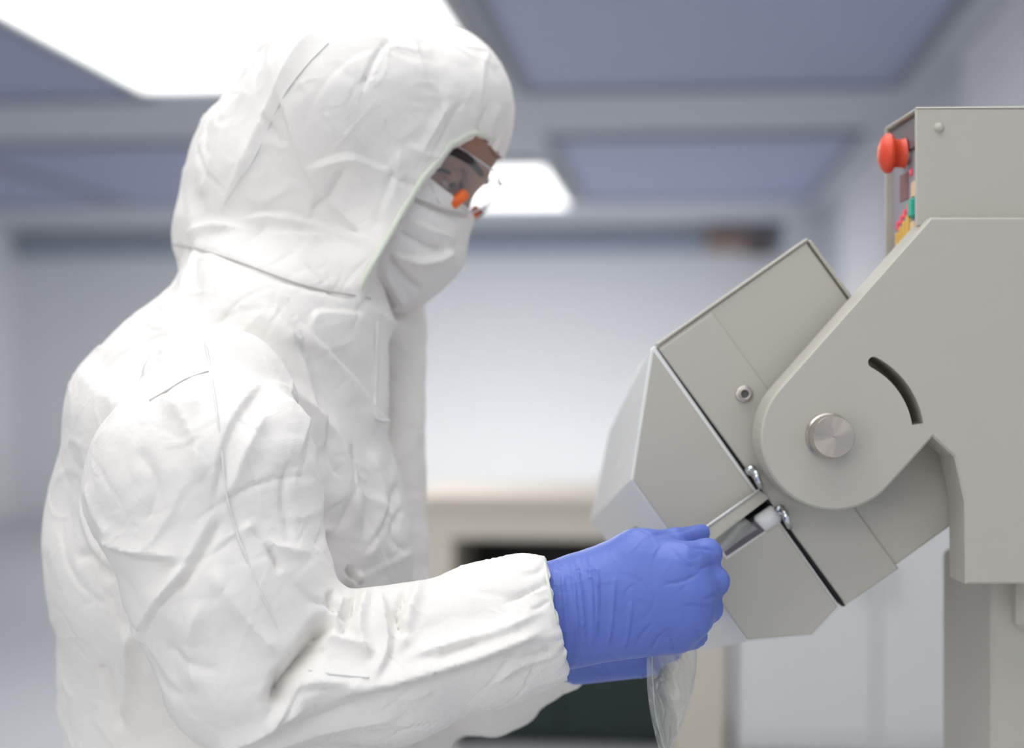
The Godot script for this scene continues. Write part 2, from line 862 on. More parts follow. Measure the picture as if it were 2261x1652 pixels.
func make_materials() -> void:
	M.beam = paint(Color("c9cdd8"), 0.7)
	M.ceiling_panel = paint(Color("a2a9ca"), 0.5)
	M.panel_edge = paint(Color("8a8f9c"), 0.6)
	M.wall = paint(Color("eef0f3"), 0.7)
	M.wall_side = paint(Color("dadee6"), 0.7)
	M.pillar = paint(Color("f6f7f8"), 0.6)
	M.floor = paint(Color("cfd1d4"), 0.5)
	M.trunking = paint(Color("a9b5c6"), 0.6)
	M.tan = paint(Color("a58b80"), 0.6)
	M.dark_tan = paint(Color("6d6566"), 0.6)
	M.bench = paint(Color("e2d9c9"), 0.6)
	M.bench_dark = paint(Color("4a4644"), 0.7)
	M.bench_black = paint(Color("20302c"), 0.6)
	M.cabinet = paint(Color("f0f0ef"), 0.5)
	M.glow = glow(Color("ffffff"), 2.2)
	M.daylight = glow(Color("f4f8ff"), 1.6)
	M.lamp_frame = paint(Color("d8dcd8"), 0.5)
	M.metal_paint = paint(Color("bab6ab"), 0.42)
	M.metal_paint.metallic_specular = 0.4
	M.hood_white = paint(Color("e8e8e6"), 0.4)
	M.steel = paint(Color("c9c2ba"), 0.3, 1.0)
	M.chrome = paint(Color("d8dde0"), 0.12, 1.0)
	M.brushed = paint(Color("c2b8ad"), 0.28, 1.0)
	M.brushed.anisotropy_enabled = true
	M.brushed.anisotropy = 0.97
	M.black = paint(Color("141414"), 0.6)
	M.panel_face = paint(Color("9c97a0"), 0.5)
	M.inner = paint(Color("6a656a"), 0.6)
	M.red = paint(Color("e04a2a"), 0.4)
	M.red_led = paint(Color("ff5a6a"), 0.4)
	M.yellow = paint(Color("e8b850"), 0.5)
	M.cream = paint(Color("e8c89a"), 0.5)
	M.green = paint(Color("0fa58a"), 0.4)
	M.brown_print = paint(Color("8a5f60"), 0.6)
	M.grey_print = paint(Color("8d9298"), 0.6)
	var relief := cloth_relief(1024, 9.0)
	for q in [["suit", "eeeae5", 3.6, 0.3], ["mask", "e4e0dd", 5.0, 0.35]]:
		var m := paint(Color(q[1]), 0.62)
		m.metallic_specular = 0.35
		m.uv1_scale = Vector3.ONE * q[2]
		m.normal_enabled = true
		m.normal_texture = relief
		m.normal_scale = q[3]
		M[q[0]] = m
	M.seam = paint(Color("e6e5e2"), 0.8)
	M.elastic = paint(Color("dfe4d4"), 0.8)
	M.stitch = paint(Color("c2bdb9"), 0.8)
	M.glove = paint(Color("6277c6"), 0.42)
	M.glove.metallic_specular = 0.45
	M.skin = paint(Color("98715f"), 0.55)
	M.skin.subsurf_scatter_enabled = true
	M.skin.subsurf_scatter_strength = 0.15
	M.brow = paint(Color("2a201e"), 0.8)
	M.eye = paint(Color("cfc8c4"), 0.2)
	M.iris = paint(Color("2b211d"), 0.15)
	M.lip = paint(Color("a06a62"), 0.5)
	M.hair = paint(Color("2c2220"), 0.7)
	M.net = paint(Color("efe6e2"), 0.8)
	M.lens = paint(Color(0.6, 0.62, 0.64, 0.06), 0.03)
	M.lens.transparency = BaseMaterial3D.TRANSPARENCY_ALPHA
	M.lens_rim = paint(Color(0.85, 0.86, 0.87), 0.15)
	M.orange = paint(Color("f06a22"), 0.45)
	M.film = paint(Color(0.80, 0.81, 0.79, 0.42), 0.14)
	M.film.transparency = BaseMaterial3D.TRANSPARENCY_ALPHA
	M.film.metallic_specular = 0.7
	M.boot = paint(Color("e2e2e0"), 0.6)


# ---------------------------------------------------------------- room
const X0 := -6.2
const X1 := 1.25
const D0 := -3.6
const D1 := 14.7
# ceiling fields: [x left, x right, near, far]
const FIELDS := [
	[-0.68, 1.0, 9.1, 12.35], [-4.25, -2.55, 9.1, 12.35], [-6.0, -4.35, 9.1, 12.35],
	[-0.68, 1.0, 4.4, 7.55], [-4.25, -2.55, 4.4, 7.55], [-6.0, -4.35, 4.4, 7.55],
]


func slab(called: String, mat: Material, x0: float, x1: float, y0: float, y1: float, d0: float, d1: float, bevel := 0.004) -> MeshInstance3D:
	return struct(called, box(Vector3(x1 - x0, y1 - y0, d1 - d0), bevel), mat, room((x0 + x1) / 2, (y0 + y1) / 2, (d0 + d1) / 2), ROOM_YAW)


func build_room() -> void:
	slab("floor", M.floor, X0 - 0.15, X1 + 0.15, -0.12, 0.0, D0 - 0.15, D1 + 0.15)
	slab("wall_back", M.wall, X0 - 0.15, X1 + 0.15, 0.0, CEIL, D1, D1 + 0.15)
	slab("wall_left", M.wall, X0 - 0.15, X0, 0.0, CEIL, D0, D1)
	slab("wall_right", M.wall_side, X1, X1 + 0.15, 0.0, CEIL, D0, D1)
	slab("wall_front", M.wall, X0 - 0.15, X1 + 0.15, 0.0, CEIL, D0 - 0.15, D0)
	var top := slab("ceiling", M.beam, X0 - 0.15, X1 + 0.15, CEIL, CEIL + 0.12, D0 - 0.15, D1 + 0.15)
	for f in FIELDS:
		var w: float = f[1] - f[0]
		var l: float = f[3] - f[2]
		var at := Vector3((f[0] + f[1]) / 2, CEIL - 0.006 - top_y(), -(f[2] + f[3]) / 2)
		var local := at - Vector3((X0 + X1) / 2, 0, -(D0 + D1) / 2)
		part("ceiling_panel", box(Vector3(w, 0.012, l), 0.003, local), M.ceiling_panel, top)
		var st := start(false)
		for s in [-1, 1]:
			box_into(st, local + Vector3(s * (w / 2 + 0.02), -0.008, 0), Vector3(0.06, 0.03, l + 0.1), 0.004)
			box_into(st, local + Vector3(0, -0.008, s * (l / 2 + 0.02)), Vector3(w - 0.02, 0.03, 0.06), 0.004)
		part("panel_edge", done(st), M.panel_edge, top)
	# flat pilasters along the right-hand wall
	slab("trim_1", M.pillar, X1 - 0.05, X1, 0.0, CEIL, 9.3, 11.8)
	slab("trim_2", M.pillar, X1 - 0.05, X1, 0.0, CEIL, 3.2, 6.9)
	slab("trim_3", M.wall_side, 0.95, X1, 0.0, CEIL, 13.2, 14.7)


func top_y() -> float:
	return CEIL + 0.06


# ---------------------------------------------------------------- lights
func ceiling_light(label: String, x0: float, x1: float, d0: float, d1: float, energy: float) -> void:
	var mid := room((x0 + x1) / 2, CEIL - 0.03, (d0 + d1) / 2)
	var o := thing("ceiling_light", label, "ceiling light", mid)
	o.rotation.y = ROOM_YAW
	var w := x1 - x0
	var l := d1 - d0
	var st := start(false)
	for s in [-1, 1]:
		box_into(st, Vector3(s * (w / 2 - 0.015), 0.0, 0), Vector3(0.03, 0.06, l), 0.004)
		box_into(st, Vector3(0, 0.0, s * (l / 2 - 0.015)), Vector3(w - 0.06, 0.06, 0.03), 0.004)
	part("frame", done(st), M.lamp_frame, o)
	part("diffuser", box(Vector3(w - 0.06, 0.02, l - 0.06), 0.002, Vector3(0, -0.005, 0)), M.glow, o)
	var lamp := AreaLight3D.new()
	lamp.name = "lamp"
	lamp.area_size = Vector2(w - 0.08, l - 0.08)
	lamp.light_color = Color(1.0, 0.985, 0.96)
	lamp.light_energy = energy
	lamp.area_range = 25.0
	lamp.shadow_enabled = true
	lamp.rotation.x = -PI / 2
	lamp.position.y = -0.04
	o.add_child(lamp)


const WASH := 1.25


# daylight from a wide window in the wall behind the camera
func build_window() -> void:
	var w := 3.0
	var h := 1.3
	var o := struct("window_1", box(Vector3(w + 0.16, 0.08, 0.1), 0.004, Vector3(0, h / 2 + 0.04, 0)), M.lamp_frame, room(-3.9, 1.75, D0 + 0.05), ROOM_YAW)
	var st := start(false)
	box_into(st, Vector3(0, -h / 2 - 0.04, 0), Vector3(w + 0.16, 0.08, 0.1), 0.004)
	for s in [-1, 0, 1]:
		box_into(st, Vector3(s * (w / 2 + 0.04), 0, 0), Vector3(0.08, h, 0.1), 0.004)
	part("window_frame", done(st), M.lamp_frame, o)
	for s in [-1, 1]:
		part("pane", box(Vector3(w / 2 - 0.04, h, 0.012), 0.001, Vector3(s * w / 4, 0, 0.02)), M.daylight, o)
	var lamp := AreaLight3D.new()
	lamp.name = "lamp"
	lamp.area_size = Vector2(w - 0.1, h - 0.06)
	lamp.light_color = Color(1.0, 0.985, 0.955)
	lamp.light_energy = DAY
	lamp.area_range = 25.0
	lamp.shadow_enabled = true
	lamp.position = Vector3(0, 0, -0.06)
	o.add_child(lamp)


const DAY := 2.4


func build_lights() -> void:
	build_window()
	wall_washer()
	ceiling_light("bright ceiling light panel glowing beside the goggles", -2.45, -0.79, 10.0, 12.5, 6.0)
	ceiling_light("ceiling light panel straight above the middle of the room", -2.45, -0.79, 4.3, 7.2, 1.8)
	ceiling_light("ceiling light panel above the protective suit", -1.6, 0.6, 0.2, 2.6, 0.06)
	ceiling_light("ceiling light panel behind the camera", -2.4, 0.6, -3.0, -0.9, 0.5)


# a long low trough that washes the far wall from below
func wall_washer() -> void:
	var o := thing("floor_uplight", "long low white light trough washing the far wall, hidden behind the beige workbench", "uplight", room(-1.9, 0, 13.75))
	o.rotation.y = ROOM_YAW
	part("trough", box(Vector3(6.0, 0.1, 0.2), 0.006, Vector3(0, 0.05, 0)), M.lamp_frame, o)
	part("lens", box(Vector3(5.9, 0.006, 0.12), 0.001, Vector3(0, 0.103, -0.02)), M.glow, o)
	var lamp := AreaLight3D.new()
	lamp.name = "lamp"
	lamp.area_size = Vector2(5.9, 0.12)
	lamp.light_color = Color(1.0, 0.99, 0.97)
	lamp.light_energy = WASH
	lamp.area_range = 25.0
	lamp.shadow_enabled = true
	lamp.rotation.x = deg_to_rad(48.0)
	lamp.position = Vector3(0, 0.16, -0.04)
	o.add_child(lamp)


# ---------------------------------------------------------------- furniture far behind
func build_furniture() -> void:
	var d := 5.7
	var o := thing("workbench", "beige workbench with a dark open space under its top, behind the gloved hand", "workbench", room(-0.38, 0, d + 0.35))
	o.rotation.y = ROOM_YAW
	part("worktop", box(Vector3(1.16, 0.04, 0.74), 0.006, Vector3(0.0, 0.90, 0.0)), M.bench, o)
	part("apron", box(Vector3(1.12, 0.12, 0.05), 0.004, Vector3(0.0, 0.82, 0.32)), M.bench, o)
	for s in [-1, 1]:
		part("post", box(Vector3(0.15 if s < 0 else 0.2, 0.88, 0.68), 0.004, Vector3(s * 0.56 + (0.075 if s < 0 else -0.1), 0.44, 0.0)), M.bench, o)
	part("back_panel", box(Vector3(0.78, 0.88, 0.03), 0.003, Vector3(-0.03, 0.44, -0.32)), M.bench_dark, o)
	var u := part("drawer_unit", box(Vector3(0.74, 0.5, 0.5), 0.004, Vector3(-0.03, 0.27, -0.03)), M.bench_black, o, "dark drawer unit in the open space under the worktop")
	for i in 2:
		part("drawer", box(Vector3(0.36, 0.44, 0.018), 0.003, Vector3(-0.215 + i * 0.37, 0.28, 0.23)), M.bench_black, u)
		part("handle", box(Vector3(0.12, 0.012, 0.02), 0.003, Vector3(-0.215 + i * 0.37, 0.44, 0.248)), M.bench_dark, u)
	var c := thing("cabinet", "white floor cabinet next to the beige workbench, below the grey machine", "cabinet", room(0.6975, 0, d + 0.35))
	c.rotation.y = ROOM_YAW
	part("body", box(Vector3(0.97, 0.86, 0.68), 0.004, Vector3(0, 0.45, 0)), M.cabinet, c)
	part("worktop", box(Vector3(0.98, 0.03, 0.72), 0.004, Vector3(0, 0.895, 0)), M.cabinet, c)
	for i in 2:
		var dr := part("door", box(Vector3(0.47, 0.76, 0.02), 0.004, Vector3(-0.24 + i * 0.48, 0.46, 0.352)), M.cabinet, c)
		part("handle", box(Vector3(0.015, 0.14, 0.02), 0.004, Vector3(-0.05 + i * 0.1, 0.62, 0.372)), M.lamp_frame, dr)
	# along the head of the far wall
	var t := thing("cable_trunking", "long blue grey trunking along the top of the far wall", "trunking", room(-2.6, 2.53, D1 - 0.062))
	t.rotation.y = ROOM_YAW
	part("channel", box(Vector3(7.1, 0.16, 0.12), 0.006), M.trunking, t)
	part("cover", box(Vector3(7.1, 0.11, 0.012), 0.004, Vector3(0, 0, 0.064)), M.trunking, t)
	var j := thing("junction_box", "small brown junction box on the blue grey trunking of the far wall", "junction box", room(0.46, 2.53, D1 - 0.2))
	j.rotation.y = ROOM_YAW
	part("case", box(Vector3(0.36, 0.17, 0.13), 0.01), M.tan, j)
	part("cover", box(Vector3(0.26, 0.12, 0.02), 0.006, Vector3(-0.04, 0, 0.07)), M.tan, j)
	part("bracket", box(Vector3(0.24, 0.2, 0.08), 0.006, Vector3(0.29, -0.02, 0.0)), M.dark_tan, j)


# ---------------------------------------------------------------- machine
func patch(a: Vector3, b: Vector3, c: Vector3, d: Vector3, u0: float, u1: float, v0: float, v1: float, lift: float) -> ArrayMesh:
	var n := (b - a).cross(d - a).normalized()
	if n.z < 0:
		n = -n
	var lo := PackedVector3Array()
	var hi := PackedVector3Array()
	for q in [[u0, v0], [u1, v0], [u1, v1], [u0, v1]]:
		var p := a.lerp(b, q[0]).lerp(d.lerp(c, q[0]), q[1])
		lo.append(p - n * 0.001)
		hi.append(p + n * lift)
	var st := start(false)
	skin(st, [lo, hi], true, true, true)
	return done(st)


func bar(a: Vector3, b: Vector3, w: float, t: float, bevel := 0.0008) -> ArrayMesh:
	var ax := (b - a).normalized()
	var az := Vector3(0, 0, 1)
	az = (az - ax * az.dot(ax)).normalized()
	var ay := az.cross(ax)
	return box(Vector3(a.distance_to(b), w, t), bevel, (a + b) / 2, Basis(ax, ay, az))


func build_machine() -> void:
	var db := 1.40
	var o := thing("packaging_machine", "grey sheet-metal bag sealing machine with tilted head and red emergency button", "machine", Vector3.ZERO)
	# tilted sealing head
	var bn := PackedVector3Array()
	var bi := PackedVector3Array()
	var bf := PackedVector3Array()
	var b2 := PackedVector2Array()
	for q in [[1452, 765], [1864, 1330], [2190, 1096], [1780, 533]]:
		var v := P(q[0], q[1], db)
		b2.append(Vector2(v.x, v.y))
	var b2i := inset(b2, 0.0016)
	for i in 4:
		bi.append(Vector3(b2i[i].x, b2i[i].y, -db))
		bn.append(Vector3(b2[i].x, b2[i].y, -db - 0.0016))
		var dip := Vector2(0.588, -0.809) * (0.022 if i == 0 or i == 3 else 0.0)
		bf.append(Vector3(b2[i].x + dip.x, b2[i].y + dip.y, -db - 0.34))
	var bst := start(false)
	skin(bst, [bi, bn, bf], true, true, true)
	var body := part("sealing_head", done(bst), M.metal_paint, o)
	part("side_cover", plate([[1455, 772], [1573, 689], [1985, 1256], [1868, 1336]], db - 0.0022, 0.004, 0.0012), M.metal_paint, body)
	part("top_lid", bar(P(1450, 762, db) + Vector3(0, 0, -0.006), P(1783, 528, db) + Vector3(0, 0, -0.006), 0.0024, 0.016), M.metal_paint, body)
	part("rear_panel", bar(P(1786, 531, db) + Vector3(0, 0, -0.012), P(2196, 1096, db) + Vector3(0, 0, -0.012), 0.0028, 0.03), M.metal_paint, body)
	part("gap_seal", plate([[1449, 774], [1456, 772], [1868, 1338], [1860, 1340]], db + 0.004, 0.05, 0.0005), M.black, body)
	# front hood, its faces splayed out towards the back
	var near := [[1446, 764], [1436, 771], [1393, 1060], [1648, 1418], [1795, 1405], [1856, 1342], [1721, 1152], [1605, 1230], [1562, 1168], [1672, 1085]]
	var mid := [[1412, 806], [1345, 955], [1303, 1150], [1525, 1442], [1690, 1400], [1741, 1258], [1627, 1099], [1530, 1165], [1493, 1113], [1586, 1044]]
	var dn := 1.398
	var dm := 1.66
	var r0 := PackedVector3Array()
	var r1 := PackedVector3Array()
	var r2 := PackedVector3Array()
	var r3 := PackedVector3Array()
	var flat := PackedVector2Array()
	for q in near:
		var v := P(q[0], q[1], dn)
		flat.append(Vector2(v.x, v.y))
	var inn := inset(flat, 0.0012)
	for i in near.size():
		r0.append(Vector3(inn[i].x, inn[i].y, -dn))
		r1.append(Vector3(flat[i].x, flat[i].y, -dn - 0.0012))
		r2.append(P(mid[i][0], mid[i][1], dm))
		var back_at := P(lerpf(mid[i][0], 1540, 0.12), lerpf(mid[i][1], 1130, 0.12), dm)
		r3.append(Vector3(back_at.x, back_at.y, -1.78))
	var st := start(false)
	skin(st, [r0, r1, r2, r3], true, false, false)
	cap(st, r0, true)
	cap(st, r3, false)
	var hood := part("front_hood", done(st), M.hood_white, o)
	part("side_panel", plate([[1443, 776], [1398, 1060], [1650, 1413], [1793, 1401], [1850, 1340], [1720, 1157], [1604, 1234], [1555, 1168], [1666, 1087]], dn - 0.0015, 0.003, 0.001), M.metal_paint, hood, "grey side panel")
	part("label_plate", patch(r1[2], r1[3], r2[3], r2[2], 0.2, 0.32, 0.38, 0.6, 0.0008), M.grey_print, hood)
	part("label_plate", patch(r1[1], r1[2], r2[2], r2[1], 0.35, 0.75, 0.3, 0.52, 0.0008), M.cabinet, hood)
	# mouth of the sealing slot
	var mouth := part("slot", plate([[1550, 1168], [1680, 1075], [1735, 1150], [1600, 1246]], 1.432, 0.12, 0.001), M.black, o)
	var flap := [P(1538, 1178, 1.372), P(1676, 1082, 1.392), P(1698, 1100, 1.392), P(1572, 1196, 1.372)]
	st = start(false)
	var lo := PackedVector3Array(flap)
	var hi := PackedVector3Array()
	for v in flap:
		hi.append(v - Vector3(0, 0, 0.003))
	skin(st, [lo, hi], true, true, true)
	part("flap", done(st), M.metal_paint, mouth)
	part("flap_lip", tube(PackedVector3Array([P(1538, 1178, 1.371), P(1676, 1082, 1.391)]), 0.0011), M.hood_white, mouth)
	part("jaw", bar(P(1590, 1224, 1.415), P(1690, 1152, 1.415), 0.016, 0.03), M.inner, mouth)
	part("roller", tube(PackedVector3Array([P(1676, 1160, 1.402), P(1678, 1158, 1.402), P(1712, 1134, 1.402), P(1716, 1131, 1.402)]), [0.006, 0.0085, 0.0085, 0.006], 20), M.hood_white, mouth)
	for q in [[1664, 1050], [1728, 1138]]:
		var k := part("catch", tube(curve(PackedVector3Array([P(q[0] - 4, q[1] - 10, 1.388), P(q[0] + 6, q[1] - 4, 1.38), P(q[0] + 10, q[1] + 12, 1.38), P(q[0] + 16, q[1] + 24, 1.39)])), 0.003, 10), M.chrome, o)
		part("rivet", lathe([[0.0, 0.006], [0.003, 0.0055], [0.0048, 0.003], [0.005, 0.0]], P(q[0] - 6, q[1] - 12, 1.392), Vector3(0, 0, 1), 16), M.chrome, k)
	# socket screw with washer
	var sc := P(1643, 870, db - 0.003)
	var screw := part("socket_screw", lathe([[0.0035, 0.002], [0.0036, 0.0055], [0.0045, 0.006], [0.0052, 0.0052], [0.0054, 0.001]], sc, Vector3(0, 0, 1), 24), M.steel, body)
	part("socket", lathe([[0.0, 0.0021], [0.0036, 0.0021]], sc, Vector3(0, 0, 1), 6, false), M.inner, screw)
	part("washer", lathe([[0.005, 0.0014], [0.0068, 0.0014], [0.0074, 0.0006], [0.0074, 0.0]], sc, Vector3(0, 0, 1), 24), M.steel, screw)
	# swivel arm: rounded plate with a curved slot, on a column
	var da := 1.338
	var hub := Vector2(1842, 965)
	var out := [[2055, 480], [2440, 480], [2440, 1290], [2132, 1290], [2130, 1110], [2108, 1010], [2060, 965]]
	out.append_array(arc(hub, 162, 0.72, TAU - PI + 0.72 + 0.04 - 0.0, 28))
	var arm := CSGCombiner3D.new()
	arm.name = "swivel_arm"
	o.add_child(arm, true)
	var whole := CSGMesh3D.new()
	whole.name = "plate"
	whole.mesh = plate(out, da, 0.05, 0.0018)
	whole.material = M.metal_paint
	arm.add_child(whole)
	var ring := arc(hub, 199, -1.085, -0.15, 20)
	var back := arc(hub, 174, -0.15, -1.085, 20)
	var slot_end := arc(hub + Vector2(cos(-1.085), sin(-1.085)) * 186.5, 12.5, -1.085 - PI, -1.085, 8)
	var cutter := []
	cutter.append_array(ring)
	cutter.append_array(back)
	cutter.append_array(slot_end.slice(1, slot_end.size() - 1))
	var hole := CSGMesh3D.new()
	hole.name = "slot"
	hole.operation = CSGShape3D.OPERATION_SUBTRACTION
	hole.mesh = plate(cutter, da, 0.2, 0.0001)
	hole.position = Vector3(0, 0, 0.05)
	hole.material = M.metal_paint
	arm.add_child(hole)
	arm.material_override = M.metal_paint
	# knob with a spun face
	var kp := P(1842, 965, 1.312)
	kp.z = -da
	var prof := [[0.0186, 0.0], [0.0192, 0.001], [0.0192, 0.004], [0.0176, 0.006], [0.0174, 0.023], [0.0168, 0.0245]]
	var knob := part("knob", lathe(prof, kp, Vector3(0, 0, 1), 48, false), M.steel, o)
	part("knob_face", lathe([[0.0168, 0.0245], [0.012, 0.0246], [0.006, 0.0246], [0.0004, 0.0246]], kp, Vector3(0, 0, 1), 64), M.brushed, knob, "spun metal face of the knob")
	# control box
	var dc := 1.352
	var ctl := part("control_box", plate([[2022, 236], [2430, 232], [2430, 500], [2022, 500]], dc, 0.004, 0.0012), M.metal_paint, o)
	var xl := P(2022, 236, dc).x
	var yt := P(2022, 236, dc).y
	var xr := P(2430, 232, dc).x
	var yb := P(2022, 640, dc).y
	var deep := 0.112
	part("top_sheet", box(Vector3(xr - xl, 0.003, deep), 0.0012, Vector3((xl + xr) / 2, yt - 0.0016, -dc - deep / 2)), M.metal_paint, ctl)
	part("far_sheet", box(Vector3(xr - xl, yt - yb, 0.003), 0.0012, Vector3((xl + xr) / 2, (yt + yb) / 2, -dc - deep)), M.metal_paint, ctl)
	var px := xl + 0.008
	var front := part("front_panel", box(Vector3(0.003, yt - yb - 0.004, deep - 0.004), 0.0008, Vector3(px, (yt + yb) / 2, -dc - deep / 2 - 0.001)), M.panel_face, ctl, "recessed front panel with coloured keys")
	part("inner_lining", box(Vector3(0.004, 0.026, deep - 0.006), 0.0008, Vector3(px - 0.002, yt - 0.018, -dc - deep / 2 - 0.001)), M.inner, front)
	for i in 4:
		part("indicator", box(Vector3(0.003, 0.008, 0.007), 0.001, Vector3(px - 0.002, yt - 0.080 - i * 0.004, -dc - 0.048 - i * 0.013)), M.red_led, front)
	part("indicator", box(Vector3(0.003, 0.006, 0.007), 0.001, Vector3(px - 0.002, yt - 0.05, -dc - 0.04)), M.red_led, front)
	for i in 4:
		part("key", box(Vector3(0.003, 0.024, 0.008), 0.001, Vector3(px - 0.002, yt - 0.098 - i * 0.004, -dc - 0.05 - i * 0.013)), M.yellow, front)
	part("start_button", box(Vector3(0.006, 0.017, 0.016), 0.002, Vector3(px - 0.003, yt - 0.082, -dc - 0.03)), M.green, front, "green button")
	part("key", box(Vector3(0.003, 0.014, 0.012), 0.001, Vector3(px - 0.002, yt - 0.066, -dc - 0.03)), M.cream, front)
	part("key", box(Vector3(0.003, 0.012, 0.012), 0.001, Vector3(px - 0.002, yt - 0.099, -dc - 0.033)), M.cream, front)
	part("printed_panel", box(Vector3(0.002, 0.024, 0.03), 0.0005, Vector3(px - 0.0012, yt - 0.060, -dc - 0.066)), M.brown_print, front)
	# emergency stop, a mushroom head on a collar
	var ep := Vector3(px + 0.0065, P(1965, 340, 1.405).y, -1.402)
	var es := part("emergency_button", lathe([[0.0, 0.0345], [0.008, 0.034], [0.0147, 0.031], [0.0172, 0.028], [0.0176, 0.0255], [0.0168, 0.0235], [0.0122, 0.021], [0.0125, 0.0125], [0.0135, 0.012], [0.0135, 0.0118], [0.0, 0.0118]], ep, Vector3(-1, 0, 0), 40), M.red, ctl, "red mushroom emergency button")
	part("collar", lathe([[0.0, 0.0125], [0.0095, 0.0125], [0.0095, 0.004], [0.013, 0.0035], [0.013, 0.0]], ep, Vector3(-1, 0, 0), 28, false), M.steel, es)
	part("rivet", lathe([[0.0, 0.004], [0.0022, 0.0036], [0.0038, 0.002], [0.0043, 0.0]], P(2073, 282, dc), Vector3(0, 0, 1), 20), M.metal_paint, ctl)
	# column and foot
	var cx := P(2290, 900, 1.45).x
	var cy := P(2290, 1240, 1.45).y
	part("column", box(Vector3(0.115, cy - 0.02, 0.16), 0.004, Vector3(cx, (cy + 0.02) / 2, -1.475)), M.metal_paint, o)
	part("box_back", box(Vector3(0.1, 0.4, 0.08), 0.004, Vector3(cx + 0.01, cy + 0.15, -1.42)), M.metal_paint, o)
	part("foot", box(Vector3(0.5, 0.02, 0.55), 0.004, Vector3(cx, 0.01, -1.5)), M.metal_paint, o)


# ---------------------------------------------------------------- person
var HC: Vector3
var HF: Vector3
var HU: Vector3
var HR: Vector3


func H(f: float, u: float, r: float) -> Vector3:
	return HC + HF * f + HU * u + HR * r


func hood_edge(u: float) -> float:
	var k := [[-0.152, 0.080], [-0.125, 0.075], [-0.06, 0.068], [-0.03, 0.066], [0.01, 0.069], [0.028, 0.077], [0.042, 0.090], [0.058, 0.102], [0.066, 0.14]]
	if u <= k[0][0]:
		return k[0][1]
	for i in k.size() - 1:
		if u < k[i + 1][0]:
			return lerpf(k[i][1], k[i + 1][1], (u - k[i][0]) / (k[i + 1][0] - k[i][0]))
	return 0.14


# the face opening of the hood, and the open end of the near sleeve
func suit_cut(g: int, p: Vector3) -> float:
	if g == 1:
		if p.z < -1.37:
			return -1.0
		return (p - P(1226, 1360, 1.285)).dot(Vector3(0.983, 0.18, 0.0)) + 0.0015 * sin(p.y * 420.0)
	var v := p - HC
	var u := v.dot(HU)
	var r := absf(v.dot(HR))
	return minf(v.dot(HF) - hood_edge(u) - 0.25 * maxf(0.0, r - 0.058), minf(u + 0.152, 0.07 - u))


func suit_groups() -> Array:
	var h := [
		cone(790, 250, 1.53, 235, 640, 400, 1.53, 205, 0.03, 1.15),
		cone(790, 250, 1.53, 232, 973, 228, 1.53, 164, 0.03, 1.5),
		cone(640, 400, 1.53, 205, 540, 530, 1.53, 150, 0.03, 1.1),
		cone(640, 400, 1.53, 200, 730, 600, 1.51, 135, 0.03, 1.3),
		cone(790, 260, 1.53, 225, 865, 500, 1.53, 125, 0.04, 1.35),
		cone(915, 420, 1.53, 105, 850, 610, 1.51, 100, 0.04, 2.0),
	]
	var t := [
		cone(730, 600, 1.51, 130, 640, 730, 1.49, 190, 0.03, 1.2),
		cone(540, 545, 1.52, 140, 600, 760, 1.48, 215, 0.03, 1.2),
		cone(610, 740, 1.47, 215, 510, 960, 1.47, 340, 0.03, 1.2),
		cone(510, 960, 1.48, 340, 505, 1200, 1.48, 390, 0.03, 0.85),
		cone(505, 1200, 1.49, 388, 538, 1500, 1.54, 380, 0.03, 0.76),
		cone(538, 1500, 1.54, 380, 556, 1850, 1.54, 380, 0.03, 0.76),
		cone(878, 715, 1.57, 62, 880, 1200, 1.57, 62, 0.012),
		cone(880, 1200, 1.57, 62, 934, 1680, 1.56, 65, 0.012),
		cone(925, 667, 1.57, 13, 850, 667, 1.57, 13, 0.01),
		cone(800, 690, 1.48, 34, 800, 900, 1.46, 34, 0.03),
		# near arm
		cone(480, 900, 1.31, 180, 450, 1070, 1.265, 255, 0.012, 0.9),
		cone(450, 1070, 1.265, 257, 505, 1290, 1.25, 225, 0.012, 0.9),
		cone(505, 1290, 1.25, 225, 550, 1480, 1.24, 182, 0.012, 0.9),
		cone(550, 1480, 1.24, 182, 870, 1470, 1.26, 158, 0.02, 0.9),
		cone(870, 1470, 1.26, 158, 1090, 1398, 1.275, 150, 0.02, 0.9),
		cone(1090, 1398, 1.275, 150, 1178, 1372, 1.28, 141, 0.02, 0.9),
		cone(1178, 1372, 1.28, 141, 1222, 1362, 1.285, 113, 0.012, 0.9),
		# far arm
		cone(640, 880, 1.66, 150, 780, 1520, 1.70, 140, 0.02),
		cone(780, 1520, 1.70, 140, 1080, 1512, 1.50, 104, 0.02),
		cone(1080, 1512, 1.50, 104, 1255, 1456, 1.43, 62, 0.02),
	]
	return [h, t]


